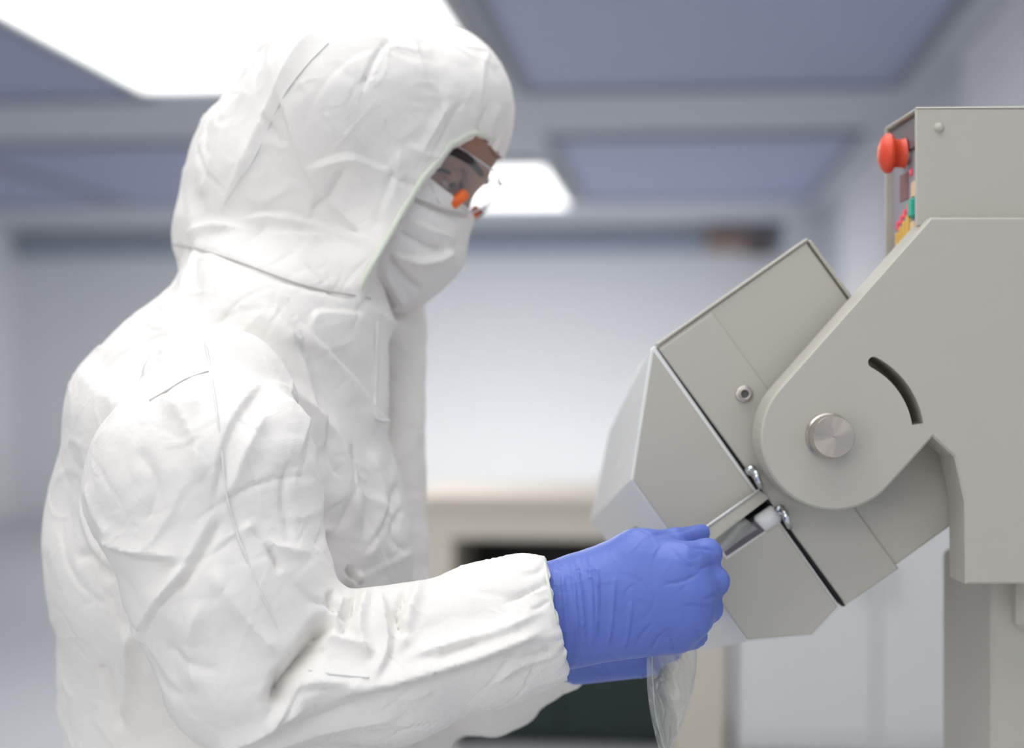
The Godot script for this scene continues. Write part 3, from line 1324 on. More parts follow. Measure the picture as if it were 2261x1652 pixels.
func build_person() -> void:
	HC = P(880, 290, 1.53)
	var yaw := deg_to_rad(10.0)
	HF = Vector3(0.82 * cos(yaw), -0.572 * cos(yaw), sin(yaw)).normalized()
	HR = HF.cross(Vector3(0.572, 0.82, 0)).normalized()
	HU = HR.cross(HF).normalized()
	var o := thing("person", "person in a white hooded coverall, mask and clear goggles holding a bag to the machine", "person", Vector3.ZERO)

	# ---- coverall
	var g := suit_groups()
	var lo := P(30, 1730, 1.5)
	var hi := P(1330, -40, 1.5)
	var net := nets(g, 0.0052, Vector3(lo.x, lo.y, -1.96), Vector3(hi.x, hi.y, -1.09), suit_cut, 0.02)
	net.n = normals_of(net)
	net = split(net)
	var off := PackedFloat32Array()
	off.resize(net.v.size())
	var everywhere := func(_p): return true
	facets(net, 0.07, 0.0066, 5, off, Vector2(1.0, 0.75))
	facets(net, 0.028, 0.0020, 9, off)
	crumple(net, 150, 0.04, 0.12, 0.006, 0.014, 0.0008, 0.0022, everywhere, off)
	crumple(net, 320, 0.03, 0.09, 0.003, 0.006, 0.0006, 0.0014, everywhere, off)
	crumple(net, 600, 0.012, 0.04, 0.003, 0.007, 0.0003, 0.0009, everywhere, off)
	fold_all(net, suit_folds(), 0.16, off)
	net = displaced(net, off)
	var suit := part("coverall", commit(net), M.suit, o, "white hooded coverall")
	var cells := lookup(net)
	var surface := func(px, py): return on_cloth(net, cells, px, py)
	# seams and hems lie on the cloth
	for q in seam_lines():
		var path := PackedVector3Array()
		for e in q[2]:
			path.append(surface.call(e[0], e[1]))
		part(q[0], tube(curve(path, 8), q[1], 6), M[q[3]], suit)

	# elastic round the face opening and at the near cuff, laid on the edges of the cloth
	for s in [1.0, -1.0]:
		var rim := PackedVector3Array()
		for i in 27:
			var u := lerpf(0.058, -0.149, i / 26.0)
			var r := 0.07
			var f := 0.0
			for again in 4:
				f = hood_edge(u) + 0.25 * maxf(0.0, r - 0.058) - 0.0015
				r = 0.16
				for k in 80:
					var e := field_d([g[0]], null, 0.02, H(f, u, s * r))
					if e < 0.0003 or r < 0.004:
						break
					r -= maxf(e * 0.6, 0.0003)
			if r > 0.008:
				rim.append(H(f, u, s * (r + 0.0012)) + HU * 0.0006 * sin(i * 2.3))
		part("hood_hem", tube(curve(rim, 5), 0.0029, 7), M.elastic, suit)
	var cuff := PackedVector3Array()
	var cc := P(1226, 1360, 1.285)
	for i in 41:
		var a := TAU * i / 40.0
		var dir := Vector3(-0.18, 0.983, 0) * cos(a) + Vector3(0, 0, 1) * sin(a)
		var r := 0.09
		for k in 60:
			var e := field_d([[], g[1].slice(10, 17)], null, 0.02, cc + dir * r)
			if e < 0.0003:
				break
			r -= maxf(e * 0.7, 0.0003)
		cuff.append(cc + dir * (r - 0.0006 + 0.0012 * sin(i * 2.9)) + Vector3(-0.983, -0.18, 0) * 0.001)
	part("cuff_hem", tube(cuff, 0.0016, 6), M.elastic, suit)

	# trousers and overshoes below the picture
	var hip := 1540.0
	var legs := [[
		cone_m(Vector3(-0.25, 0.95, -1.49), Vector3(-0.24, 0.88, -1.49), 0.135, 0.14, 0.03),
		cone_m(Vector3(-0.24, 0.9, -1.38), Vector3(-0.22, 0.1, -1.36), 0.12, 0.075, 0.02),
		cone_m(Vector3(-0.24, 0.9, -1.57), Vector3(-0.26, 0.1, -1.60), 0.12, 0.075, 0.02),
	]]
	var low := nets(legs, 0.014, Vector3(-0.48, 0.06, -1.78), Vector3(0.0, 1.12, -1.2))
	part("trousers", commit(low), M.suit, suit)
	for q in [[-0.22, -1.36], [-0.26, -1.60]]:
		var sh := nets([[cone_m(Vector3(q[0] - 0.02, 0.05, q[1]), Vector3(q[0] + 0.17, 0.042, q[1]), 0.05, 0.042, 0.02), cone_m(Vector3(q[0], 0.06, q[1]), Vector3(q[0], 0.16, q[1]), 0.055, 0.06, 0.03)]], 0.012, Vector3(q[0] - 0.12, -0.001, q[1] - 0.1), Vector3(q[0] + 0.26, 0.22, q[1] + 0.1))
		part("overshoe", commit(sh), M.boot, suit)
	build_head(o)
	build_gloves(o)


func seam_lines() -> Array:
	return [
		["hood_seam", 0.0009, [[383, 540], [430, 548], [490, 566], [545, 585], [600, 606], [660, 627], [720, 642], [780, 652], [818, 660]], "stitch"],
		["crown_seam", 0.0008, [[725, 95], [680, 140], [630, 205], [595, 275], [560, 350], [520, 410], [495, 450]], "seam"],
		["armhole_seam", 0.0009, [[452, 755], [462, 800], [470, 850], [480, 920], [490, 1000], [500, 1090], [518, 1160], [545, 1235], [590, 1340], [640, 1445]], "seam"],
		["yoke_seam", 0.0009, [[330, 885], [370, 862], [410, 838], [460, 820]], "stitch"],
		["sleeve_seam", 0.0009, [[682, 1480], [730, 1488], [780, 1493], [815, 1496]], "seam"],
		["zip_flap", 0.0022, [[830, 662], [832, 720], [830, 800], [828, 870], [830, 922], [858, 930]], "seam"],
	]


func suit_folds() -> Array:
	var a := 1.24   # near sleeve
	var t := 1.36   # trunk
	var h := 1.45   # hood
	return [
		# hood
		fold("ridge", h, 46, 5.0, [[760, 60], [680, 140], [600, 280], [540, 390], [490, 480]]),
		fold("step", h, 70, 4.0, [[632, 200], [660, 310], [690, 395], [760, 480], [830, 540]]),
		fold("groove", h, 26, 2.5, [[597, 265], [620, 305], [645, 340]]),
		fold("step", h, 60, 5.0, [[880, 395], [820, 372], [775, 362], [685, 388]]),
		fold("groove", h, 40, 3.0, [[780, 370], [735, 440], [690, 470]]),
		fold("step", h, 44, 5.0, [[840, 545], [760, 515], [690, 498], [600, 482], [540, 494]]),
		fold("step", h, 40, 3.5, [[720, 530], [640, 525], [550, 542]]),
		fold("groove", h, 20, 2.5, [[870, 110], [840, 160], [815, 235]]),
		fold("ridge", h, 40, 3.0, [[890, 330], [870, 420], [840, 500]]),
		fold("groove", h, 30, 3.0, [[880, 370], [855, 440], [830, 520]]),
		fold("ridge", h, 30, 2.5, [[500, 270], [470, 360], [440, 440]]),
		fold("ridge", h, 26, 2.5, [[1000, 230], [960, 290], [930, 350]]),
		fold("groove", h, 20, 2.0, [[1030, 225], [990, 280], [960, 340]]),
		fold("groove", h, 18, 2.0, [[1075, 230], [1060, 270], [1045, 310]]),
		fold("ridge", h, 18, 2.0, [[1100, 225], [1085, 260], [1075, 300]]),
		fold("ridge", h, 20, 2.0, [[900, 330], [940, 350], [975, 350]]),
		fold("groove", h, 20, 2.0, [[860, 390], [900, 410], [925, 415]]),
		fold("ridge", h, 30, 3.0, [[400, 520], [470, 500], [560, 520]]),
		fold("groove", h, 26, 2.5, [[500, 560], [560, 540], [600, 500]]),
		fold("groove", h, 30, 3.0, [[390, 545], [500, 568], [600, 607], [720, 643], [820, 662]]),
		# neck and chest
		fold("step", t, 80, 6.0, [[710, 1010], [702, 920], [690, 840], [655, 750], [575, 650]]),
		fold("groove", t, 26, 6.0, [[645, 735], [678, 800], [696, 860], [702, 920]]),
		fold("step", t, 50, 2.5, [[800, 690], [760, 690], [700, 688], [690, 720]]),
		fold("step", t, 60, 4.5, [[930, 1250], [900, 1150], [860, 1000], [790, 870], [720, 780], [600, 660]]),
		fold("groove", t, 30, 3.0, [[760, 980], [770, 1080], [740, 1180]]),
		fold("ridge", t, 40, 4.0, [[800, 1000], [830, 1120], [800, 1260]]),
		fold("groove", t, 30, 3.0, [[860, 1080], [840, 1160], [790, 1240]]),
		fold("step", t, 40, 1.6, [[920, 1240], [860, 1260], [760, 1300]]),
		fold("groove", t, 24, 2.5, [[870, 1140], [850, 1200], [880, 1250]]),
		# upper sleeve
		fold("step", a, 44, 4.5, [[462, 880], [415, 892], [365, 868]]),
		fold("ridge", a, 44, 4.0, [[390, 880], [450, 950], [480, 1060]]),
		fold("step", a, 110, 3.0, [[490, 1110], [520, 950], [575, 835]]),
		fold("ridge", a, 60, 5.0, [[575, 835], [640, 910], [700, 985], [735, 1120], [742, 1250]]),
		fold("step", a, 70, 6.0, [[228, 1188], [320, 1204], [440, 1216]]),
		fold("step", a, 38, 2.2, [[370, 1325], [430, 1250], [505, 1110]]),
		fold("groove", a, 30, 4.0, [[520, 1130], [470, 1220], [420, 1290]]),
		fold("step", a, 60, 5.0, [[325, 1420], [335, 1370], [390, 1300], [460, 1225]]),
		fold("ridge", a, 40, 4.0, [[495, 1230], [560, 1330], [640, 1430]]),
		fold("ridge", a, 34, 3.5, [[560, 1140], [610, 1185], [700, 1215]]),
		fold("groove", a, 30, 4.0, [[570, 1150], [620, 1200], [640, 1250]]),
		fold("groove", a, 30, 3.0, [[650, 1010], [640, 1100], [660, 1180]]),
		fold("ridge", a, 50, 3.5, [[600, 900], [560, 1000], [530, 1090]]),
		fold("groove", a, 60, 3.0, [[330, 980], [380, 1060], [350, 1150]]),
		fold("ridge", a, 30, 2.5, [[200, 1060], [230, 1140], [270, 1170]]),
		fold("ridge", a, 50, 3.0, [[480, 1300], [450, 1400], [470, 1500]]),
		fold("groove", a, 40, 2.5, [[390, 1400], [440, 1430], [520, 1450]]),
		# elbow
		fold("groove", a, 70, 20.0, [[745, 1345], [700, 1410], [655, 1475], [625, 1540]]),
		fold("ridge", a, 110, 9.0, [[640, 1560], [700, 1500], [820, 1490], [940, 1470], [1060, 1436], [1150, 1405], [1240, 1375]]),
		fold("step", a, 60, 7.0, [[610, 1575], [650, 1525], [690, 1478], [820, 1490]]),
		fold("ridge", a, 46, 6.0, [[480, 1640], [560, 1600], [620, 1568], [700, 1520]]),
		fold("groove", a, 40, 6.0, [[640, 1440], [632, 1500], [615, 1560]]),
		fold("groove", a, 24, 6.0, [[725, 1300], [745, 1340], [775, 1360]]),
		fold("ridge", a, 26, 5.0, [[755, 1315], [745, 1370], [720, 1420]]),
		fold("groove", a, 24, 5.0, [[790, 1305], [780, 1350], [760, 1400]]),
		fold("ridge", a, 30, 5.0, [[815, 1310], [800, 1370], [830, 1440]]),
		fold("step", a, 46, 6.0, [[830, 1480], [862, 1420], [858, 1360], [840, 1310]]),
		fold("groove", a, 30, 6.0, [[905, 1300], [880, 1350], [900, 1400]]),
		fold("ridge", a, 34, 4.0, [[930, 1290], [905, 1350], [890, 1430]]),
		fold("ridge", a, 26, 3.0, [[700, 1400], [740, 1390], [840, 1420]]),
		# forearm
		fold("step", a, 60, 4.0, [[885, 1440], [1000, 1412], [1100, 1385], [1205, 1345]]),
		fold("step", a, 80, 7.0, [[740, 1500], [840, 1492], [930, 1470], [1060, 1435], [1215, 1375]]),
		fold("groove", a, 26, 2.5, [[960, 1440], [1010, 1425], [1060, 1405]]),
		fold("ridge", a, 24, 2.0, [[1120, 1410], [1170, 1402], [1240, 1400]]),
		fold("groove", a, 20, 2.0, [[1100, 1430], [1160, 1440], [1230, 1420]]),
		fold("ridge", a, 26, 2.5, [[1090, 1500], [1150, 1460], [1235, 1440]]),
		fold("groove", a, 16, 2.0, [[1150, 1275], [1180, 1270], [1204, 1258]]),
		fold("groove", a, 16, 2.0, [[1110, 1330], [1160, 1310], [1208, 1290]]),
		fold("groove", a, 14, 2.0, [[1170, 1345], [1190, 1338], [1214, 1325]]),
		fold("ridge", a, 16, 2.0, [[1170, 1420], [1210, 1425], [1244, 1415]]),
		fold("ridge", a, 50, 3.0, [[560, 1640], [740, 1590], [900, 1560]]),
		fold("groove", a, 60, 3.0, [[640, 1600], [760, 1540], [880, 1500]]),
		# back of the trunk below the sleeve
		fold("ridge", t, 50, 6.0, [[285, 1380], [265, 1500], [235, 1640]]),
		fold("groove", t, 50, 6.0, [[190, 1480], [215, 1560], [232, 1652]]),
		fold("ridge", t, 40, 4.0, [[160, 1100], [200, 1200], [230, 1260]]),
		fold("groove", t, 40, 4.0, [[150, 1240], [200, 1230], [250, 1290]]),
	]


func build_head(o: Node3D) -> void:
	var skin_g := [[
		cone_m(H(-0.02, 0.03, 0), H(0.012, 0.03, 0), 0.08, 0.078, 0.03, 0.9),
		cone_m(H(0.046, 0.03, -0.025), H(0.046, 0.03, 0.025), 0.041, 0.041, 0.012),
		cone_m(H(0.074, 0.008, -0.035), H(0.082, 0.008, 0.0), 0.013, 0.013, 0.012),
		cone_m(H(0.074, 0.008, 0.035), H(0.082, 0.008, 0.0), 0.013, 0.013, 0.012),
		cone_m(H(0.084, 0.002, 0), H(0.092, -0.034, 0), 0.007, 0.009, 0.012),
		cone_m(H(0.086, -0.038, -0.01), H(0.086, -0.038, 0.01), 0.008, 0.008, 0.008),
		cone_m(H(0.048, -0.04, -0.036), H(0.054, -0.036, -0.02), 0.03, 0.03, 0.03),
		cone_m(H(0.048, -0.04, 0.036), H(0.054, -0.036, 0.02), 0.03, 0.03, 0.03),
		cone_m(H(0.0, -0.05, -0.045), H(0.07, -0.1, -0.008), 0.03, 0.022, 0.03),
		cone_m(H(0.0, -0.05, 0.045), H(0.07, -0.1, 0.008), 0.03, 0.022, 0.03),
		cone_m(H(0.05, -0.07, 0), H(0.062, -0.06, 0), 0.036, 0.034, 0.02),
		cone_m(H(0.092, -0.066, -0.018), H(0.096, -0.064, 0.0), 0.006, 0.007, 0.008),
		cone_m(H(0.092, -0.066, 0.018), H(0.096, -0.064, 0.0), 0.006, 0.007, 0.008),
		cone_m(H(-0.012, -0.01, 0.076), H(-0.018, -0.035, 0.072), 0.012, 0.008, 0.008),
		cone_m(H(-0.012, -0.01, -0.076), H(-0.018, -0.035, -0.072), 0.012, 0.008, 0.008),
		cone_m(H(-0.03, -0.04, 0), P(640, 740, 1.5), 0.06, 0.062, 0.03),
	]]
	var sockets := func(_g: int, p: Vector3) -> float:
		var e := 0.0145 - p.distance_to(H(0.087, -0.012, 0.034))
		return maxf(e, 0.0145 - p.distance_to(H(0.087, -0.012, -0.034)))
	var g := nets(skin_g, 0.0036, HC - Vector3(0.2, 0.24, 0.12), HC + Vector3(0.16, 0.15, 0.12), sockets)
	# a point of the face, found from the side at a given place forward and up
	var face := func(f: float, u: float, s: float, lift: float) -> Vector3:
		var r := 0.12
		for i in 80:
			var e := field_d(skin_g, null, 0.02, H(f, u, r))
			if e < 0.0003:
				break
			r -= maxf(e * 0.7, 0.0003)
			if r < 0.002:
				break
		return H(f, u, s * (r + lift))
	var head := part("body", commit(g), M.skin, o)
	for s in [-1, 1]:
		var ec: Vector3 = H(0.0735, -0.012, s * 0.0325)
		part("eye", lathe_ball(ec, 0.0118), M.eye, head)
		part("iris", lathe_ball(ec + (HF * 0.86 - HU * 0.3 + HR * s * 0.25).normalized() * 0.0068, 0.0062), M.iris, head)
		part("eyelid", lathe_ball(ec + HU * 0.0014 + HF * 0.0002, 0.0125), M.skin, head)
		var lash := curve(PackedVector3Array([face.call(0.0670, -0.0140, s, 0.0), face.call(0.0750, -0.0100, s, 0.001), face.call(0.0830, -0.0090, s, 0.001), face.call(0.0890, -0.0120, s, 0.0)]))
		part("eyelash", tube(lash, 0.0017, 8), M.brow, head)
		var crease := curve(PackedVector3Array([face.call(0.0680, -0.0075, s, 0.0), face.call(0.0770, -0.0030, s, 0.0), face.call(0.0880, -0.0035, s, 0.0)]))
		part("lid_crease", tube(crease, 0.0006, 8), M.lip, head)
		var br := curve(PackedVector3Array([face.call(0.0620, 0.0025, s, 0.0), face.call(0.0740, 0.0087, s, 0.0005), face.call(0.0860, 0.0107, s, 0.0005), face.call(0.0955, 0.0083, s, 0.0)]))
		var rr := []
		for i in br.size():
			rr.append(0.0012 + 0.0032 * sin(PI * (0.08 + 0.84 * i / (br.size() - 1.0))))
		part("eyebrow", tube(br, rr, 8), M.brow, head)
	part("mouth", tube(curve(PackedVector3Array([H(0.094, -0.0655, -0.02), H(0.102, -0.064, 0.0), H(0.094, -0.0655, 0.02)])), 0.003, 8), M.lip, head)

	# ---- hair net: a ruffled band round the forehead
	var st := start()
	var rings := []
	for j in 6:
		var ring := PackedVector3Array()
		for i in 81:
			var a := lerpf(-1.5, 1.5, i / 80.0)
			var v := j / 5.0
			var ruffle := sin(i * 1.9) * 0.0022 * (1.0 - v) + sin(i * 0.83 + 1.0) * 0.0016
			var rad_f := 0.088 + ruffle - 0.010 * v
			var rad_r := 0.074 + ruffle - 0.006 * v
			ring.append(H(0.008 + cos(a) * rad_f, lerpf(0.034 + sin(i * 1.3) * 0.0014, 0.068, v) + 0.004 * sin(PI * v) , sin(a) * rad_r))
		rings.append(ring)
	skin(st, rings, false)
	part("hair_net", done(st), M.net, o, "white ruffled hair net")

	# ---- face mask
	var mg := [[
		cone_m(H(0.05, -0.045, -0.028), H(0.05, -0.045, 0.028), 0.045, 0.045, 0.02),
		cone_m(H(0.062, -0.022, -0.012), H(0.062, -0.022, 0.012), 0.040, 0.040, 0.02),
		cone_m(H(0.084, -0.048, 0), H(0.088, -0.078, 0), 0.028, 0.033, 0.02),
		cone_m(H(0.088, -0.078, 0), H(0.080, -0.112, 0), 0.033, 0.032, 0.02),
		cone_m(H(0.080, -0.112, 0), H(0.056, -0.128, 0), 0.032, 0.028, 0.02),
		cone_m(H(0.035, -0.09, -0.03), H(0.035, -0.09, 0.03), 0.042, 0.042, 0.03),
		cone_m(H(0.07, -0.085, -0.024), H(0.07, -0.085, 0.024), 0.042, 0.042, 0.02),
		cone_m(H(0.05, -0.118, -0.022), H(0.05, -0.118, 0.022), 0.034, 0.034, 0.02),
	]]
	var mask_top := func(_g, p): return (p - HC).dot(HU) + 0.0245
	var mn := nets(mg, 0.0042, HC - Vector3(0.12, 0.26, 0.12), HC + Vector3(0.14, 0.04, 0.12), mask_top)
	mn.n = normals_of(mn)
	mn = split(mn)
	var off := PackedFloat32Array()
	off.resize(mn.v.size())
	var dm := 1.46
	var fs := [
		fold("groove", dm, 26, 4.0, [[880, 505], [930, 535], [985, 552]]),
		fold("ridge", dm, 26, 4.0, [[885, 480], [950, 510], [1010, 525]]),
		fold("step", dm, 36, 5.0, [[1000, 548], [930, 575], [860, 560]]),
		fold("ridge", dm, 30, 4.0, [[1000, 545], [960, 570], [900, 570]]),
		fold("groove", dm, 24, 4.0, [[855, 560], [890, 610], [930, 640]]),
		fold("ridge", dm, 22, 3.0, [[845, 590], [870, 640], [890, 675]]),
		fold("groove", dm, 18, 2.0, [[900, 440], [960, 460], [1025, 480]]),
		fold("groove", dm, 20, 3.0, [[835, 625], [850, 655], [860, 680]]),
		fold("ridge", dm, 24, 2.5, [[940, 480], [980, 500], [1015, 505]]),
	]
	crumple(mn, 90, 0.02, 0.05, 0.004, 0.01, 0.0004, 0.0012, func(_p): return true, off)
	fold_all(mn, fs, 0.2, off)
	var mask := part("face_mask", commit(displaced(mn, off)), M.mask, o, "white cloth face mask")
	for k in 2:
		var path := PackedVector3Array()
		for i in 14:
			var px := lerpf(905, 1033, i / 13.0)
			var py := lerpf(432, 474, i / 13.0) + k * 6.0 + sin(i / 13.0 * PI) * 6.0
			path.append(first_hit(mg, mask_top, px, py))
		part("stitching", tube(path, 0.0005, 5), M.stitch, mask)
	part("ear_loop", tube(curve(PackedVector3Array([first_hit(mg, mask_top, 950, 406), first_hit(mg, mask_top, 958, 425), first_hit(mg, mask_top, 970, 450)])), 0.0006, 5), M.stitch, mask)

	# ---- safety glasses: one wrap-round shield
	var gl := Node3D.new()
	gl.name = "safety_glasses"
	o.add_child(gl)
	gl.set_meta("label", "clear wrap-around safety glasses with orange hinge")
	st = start()
	var outer := []
	for layer in 2:
		rings = []
		for j in 9:
			var ring := PackedVector3Array()
			var v := j / 8.0
			for i in 61:
				var a := lerpf(-1.25, 1.25, i / 60.0)
				var e := absf(a) / 1.25
				var top_u := 0.017 - 0.006 * e * e - 0.004 * exp(-a * a * 40.0)
				var bot_u := -0.029 + 0.009 * e * e + 0.016 * exp(-a * a * 30.0)
				var b := sin(v * PI) * 0.004
				ring.append(H(0.0 + cos(a) * (0.112 + b - layer * 0.0018), lerpf(bot_u, top_u, v), sin(a) * (0.070 + b * 0.5 - layer * 0.0018)))
			rings.append(ring)
		outer.append(rings)
	skin(st, outer[0], false)
	skin(st, outer[1], false)
	for e in [0, 8]:
		skin(st, [outer[0][e], outer[1][e]], false)
	var shield := part("shield", done(st), M.lens, gl)
	part("rim", tube(outer[0][0], 0.0007, 6), M.lens_rim, shield)
	part("rim", tube(outer[0][8], 0.0006, 6), M.lens_rim, shield)
	for s in [-1, 1]:
		var a := 0.86
		var hp := H(cos(a) * 0.110, -0.019, s * sin(a) * 0.074)
		var hq := H(cos(a + 0.28) * 0.110, -0.019, s * sin(a + 0.28) * 0.074)
		hp = H(0.0985, -0.0155, s * 0.036)
		hq = H(0.0945, -0.0315, s * 0.038)
		part("hinge", tube(PackedVector3Array([hp.lerp(hq, -0.06), hp, hq, hp.lerp(hq, 1.06)]), [0.003, 0.0052, 0.0056, 0.003], 14), M.orange, gl, "orange hinge")
		part("temple", tube(PackedVector3Array([H(0.03, 0.004, s * 0.071), H(0.02, -0.004, s * 0.081), H(-0.03, 0.0, s * 0.083)]), 0.0018, 8), M.lens, gl)
	part("nose_pad", tube(PackedVector3Array([H(0.108, -0.016, -0.012), H(0.110, -0.022, -0.013)]), 0.0014, 8), M.black, gl)


func first_hit(g: Array, cut, px: float, py: float) -> Vector3:
	var d := 1.25
	for i in 120:
		var p := P(px, py, d)
		var e := field_d(g, cut, 0.02, p)
		if e < 0.0003:
			break
		d += maxf(e * 0.7, 0.0003)
		if d > 1.75:
			break
	return P(px, py, d)


func lathe_ball(at: Vector3, r: float) -> ArrayMesh:
	var prof := []
	for i in 13:
		var a := PI * i / 12.0
		prof.append([sin(a) * r, cos(a) * r])
	return lathe(prof, at, Vector3.UP, 20)


func hand_cones() -> Array:
	return [
		# metacarpals
		cone(1225, 1312, 1.285, 66, 1500, 1256, 1.272, 58, 0.012),
		cone(1230, 1345, 1.283, 68, 1525, 1310, 1.268, 56, 0.012),
		cone(1238, 1385, 1.283, 66, 1520, 1362, 1.272, 54, 0.012),
		cone(1248, 1412, 1.286, 60, 1492, 1398, 1.282, 44, 0.012),
		cone(1150, 1350, 1.285, 80, 1240, 1358, 1.285, 96, 0.02, 0.8),
		# thumb along the top
		cone(1290, 1285, 1.30, 60, 1410, 1228, 1.285, 54, 0.02),
		cone(1410, 1228, 1.285, 54, 1490, 1196, 1.30, 29, 0.012),
		cone(1490, 1196, 1.30, 29, 1549, 1177, 1.325, 20, 0.004),
		# index
		cone(1500, 1252, 1.272, 52, 1560, 1223, 1.285, 33, 0.006),
		cone(1560, 1223, 1.285, 33, 1548, 1236, 1.325, 29, 0.004),
		cone(1548, 1236, 1.325, 29, 1510, 1245, 1.33, 25, 0.004),
		# middle
		cone(1525, 1305, 1.27, 50, 1574, 1285, 1.283, 35, 0.006),
		cone(1574, 1285, 1.283, 35, 1560, 1292, 1.325, 30, 0.004),
		cone(1560, 1292, 1.325, 30, 1515, 1298, 1.33, 26, 0.004),
		# ring
		cone(1520, 1358, 1.274, 48, 1562, 1343, 1.286, 33, 0.006),
		cone(1562, 1343, 1.286, 33, 1548, 1346, 1.325, 29, 0.004),
		cone(1548, 1346, 1.325, 29, 1505, 1350, 1.33, 25, 0.004),
		# little finger
		cone(1490, 1398, 1.284, 40, 1525, 1400, 1.292, 33, 0.006),
		cone(1525, 1400, 1.292, 33, 1512, 1402, 1.325, 27, 0.004),
		cone(1512, 1402, 1.325, 27, 1478, 1402, 1.33, 24, 0.004),
	]


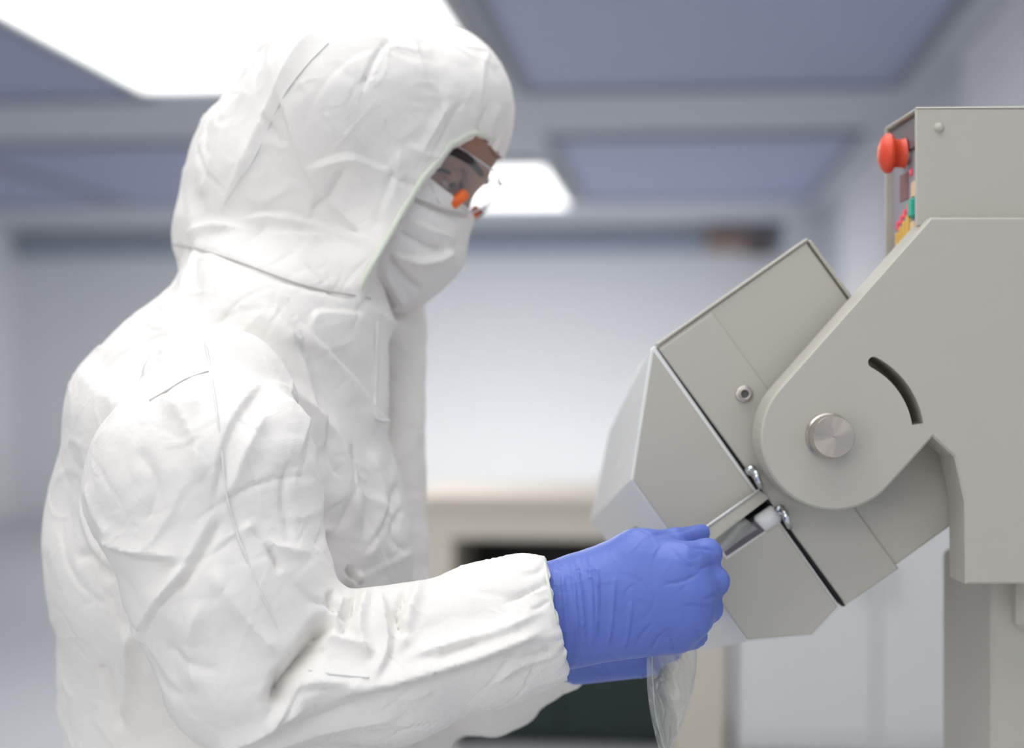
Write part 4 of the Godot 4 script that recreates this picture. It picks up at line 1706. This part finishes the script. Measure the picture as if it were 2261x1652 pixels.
func build_gloves(o: Node3D) -> void:
	var g := [hand_cones()]
	var a := P(1130, 1520, 1.28)
	var b := P(1640, 1120, 1.28)
	var n := nets(g, 0.003, Vector3(P(1196, 0, 1.28).x, a.y, -1.37), Vector3(b.x, b.y, -1.2), null, 0.01)
	n.n = normals_of(n)
	n = split(n)
	var off := PackedFloat32Array()
	off.resize(n.v.size())
	var d := 1.262
	var fs := []
	for q in [[1222, 1255, 1228, 1465], [1240, 1250, 1252, 1475], [1262, 1235, 1275, 1470], [1272, 1230, 1290, 1440], [1302, 1225, 1305, 1440], [1318, 1235, 1312, 1420], [1356, 1268, 1340, 1440], [1392, 1320, 1376, 1440]]:
		fs.append(fold("ridge", d, 9, 1.5, [[q[0], q[1]], [(q[0] + q[2]) / 2.0 + 3, (q[1] + q[3]) / 2.0], [q[2], q[3]]]))
	for q in [[1440, 1185, 1500, 1183, 1550, 1178], [1475, 1205, 1510, 1240, 1530, 1250], [1530, 1210, 1560, 1215, 1585, 1222], [1535, 1258, 1565, 1250, 1590, 1255], [1545, 1320, 1575, 1315, 1600, 1318], [1545, 1260, 1500, 1280, 1460, 1285], [1500, 1330, 1540, 1335, 1570, 1340], [1525, 1370, 1540, 1395, 1545, 1420], [1470, 1380, 1485, 1420, 1490, 1440], [1400, 1440, 1415, 1400, 1440, 1370], [1440, 1440, 1450, 1410, 1475, 1385]]:
		fs.append(fold("groove", d, 11, 0.9, [[q[0], q[1]], [q[2], q[3]], [q[4], q[5]]]))
	crumple(n, 160, 0.015, 0.045, 0.0025, 0.005, 0.0002, 0.0006, func(_p): return true, off)
	fold_all(n, fs, 0.09, off)
	part("glove", commit(displaced(n, off)), M.glove, o, "blue rubber glove on the right hand")
	# the far hand, holding the bag from behind, seen only below the near one
	var l := [[
		cone(1235, 1462, 1.43, 54, 1420, 1446, 1.40, 50, 0.012),
		cone(1235, 1430, 1.43, 55, 1440, 1390, 1.40, 50, 0.012),
		cone(1240, 1400, 1.43, 55, 1450, 1340, 1.40, 48, 0.012),
		cone(1260, 1380, 1.43, 50, 1450, 1290, 1.40, 46, 0.012),
		cone(1420, 1440, 1.40, 40, 1478, 1432, 1.385, 30, 0.006),
		cone(1478, 1432, 1.385, 30, 1480, 1425, 1.35, 26, 0.004),
		cone(1440, 1390, 1.40, 42, 1500, 1378, 1.385, 31, 0.006),
		cone(1500, 1378, 1.385, 31, 1502, 1372, 1.35, 27, 0.004),
		cone(1450, 1340, 1.40, 42, 1510, 1322, 1.385, 31, 0.006),
		cone(1510, 1322, 1.385, 31, 1512, 1318, 1.35, 27, 0.004),
		cone(1450, 1290, 1.40, 42, 1505, 1265, 1.385, 31, 0.006),
		cone(1505, 1265, 1.385, 31, 1508, 1262, 1.35, 27, 0.004),
		cone(1330, 1330, 1.41, 45, 1430, 1250, 1.37, 30, 0.01),
		cone(1430, 1250, 1.37, 30, 1490, 1220, 1.35, 22, 0.006),
	]]
	var ln := nets(l, 0.0044, Vector3(P(1215, 0, 1.43).x, P(0, 1530, 1.4).y, -1.52), Vector3(P(1560, 0, 1.4).x, P(0, 1180, 1.4).y, -1.3), null, 0.01)
	ln.n = normals_of(ln)
	off = PackedFloat32Array()
	off.resize(ln.v.size())
	fs = []
	for i in 7:
		fs.append(fold("ridge", 1.40, 11, 2.2, [[1258 + i * 30, 1420], [1256 + i * 32, 1455], [1262 + i * 31, 1500]]))
	fold_all(ln, fs, 0.12, off)
	part("glove", commit(displaced(ln, off)), M.glove, o, "blue rubber glove on the left hand, behind the right one")


# ---------------------------------------------------------------- bag in the hand
func build_bag() -> void:
	var o := thing("plastic_bag", "clear crinkled plastic bag hanging from the blue gloved fist", "bag", Vector3.ZERO)
	var rows := []
	var n := 40
	for j in n + 1:
		var v := float(j) / n
		var y := lerpf(1405, 1660, v)
		var left := 1432.0 - 8.0 * sin(v * 3.0) + 26.0 * v * v
		var right := 1537.0 + 4.0 * sin(v * 4.0) - 58.0 * v * v
		var row := PackedVector3Array()
		for i in 25:
			var u := i / 24.0
			var z := 1.325 + 0.007 * sin(u * 7.0 + v * 3.0) + 0.005 * sin(u * 13.0 - v * 9.0) + 0.004 * absf(sin(v * 11.0 + u * 5.0)) + 0.003 * absf(sin(v * 17.0 - u * 11.0))
			row.append(P(lerpf(left, right, u), y, z))
		rows.append(row)
	var st := start()
	skin(st, rows, false)
	part("film", done(st), M.film, o)
	part("seam", tube(curve(PackedVector3Array([P(1440, 1430, 1.318), P(1441, 1500, 1.318), P(1448, 1580, 1.318), P(1468, 1655, 1.318)])), 0.0006, 5), M.film, o)
	part("edge", tube(curve(PackedVector3Array([rows[0][24], rows[14][24], rows[27][24], rows[40][24]])), 0.0008, 5), M.film, o)
	# the mouth of the bag, drawn into the sealing slot
	rows = []
	for j in 9:
		var v := j / 8.0
		var row := PackedVector3Array()
		for i in 13:
			var u := i / 12.0
			var a := P(1545, 1215, 1.33).lerp(P(1600, 1218, 1.36), u)
			var b := P(1640, 1140, 1.385).lerp(P(1672, 1168, 1.395), u)
			var p := a.lerp(b, v)
			p.z += 0.003 * sin(u * 9.0 + v * 4.0)
			row.append(p)
		rows.append(row)
	st = start()
	skin(st, rows, false)
	part("mouth", done(st), M.film, o)
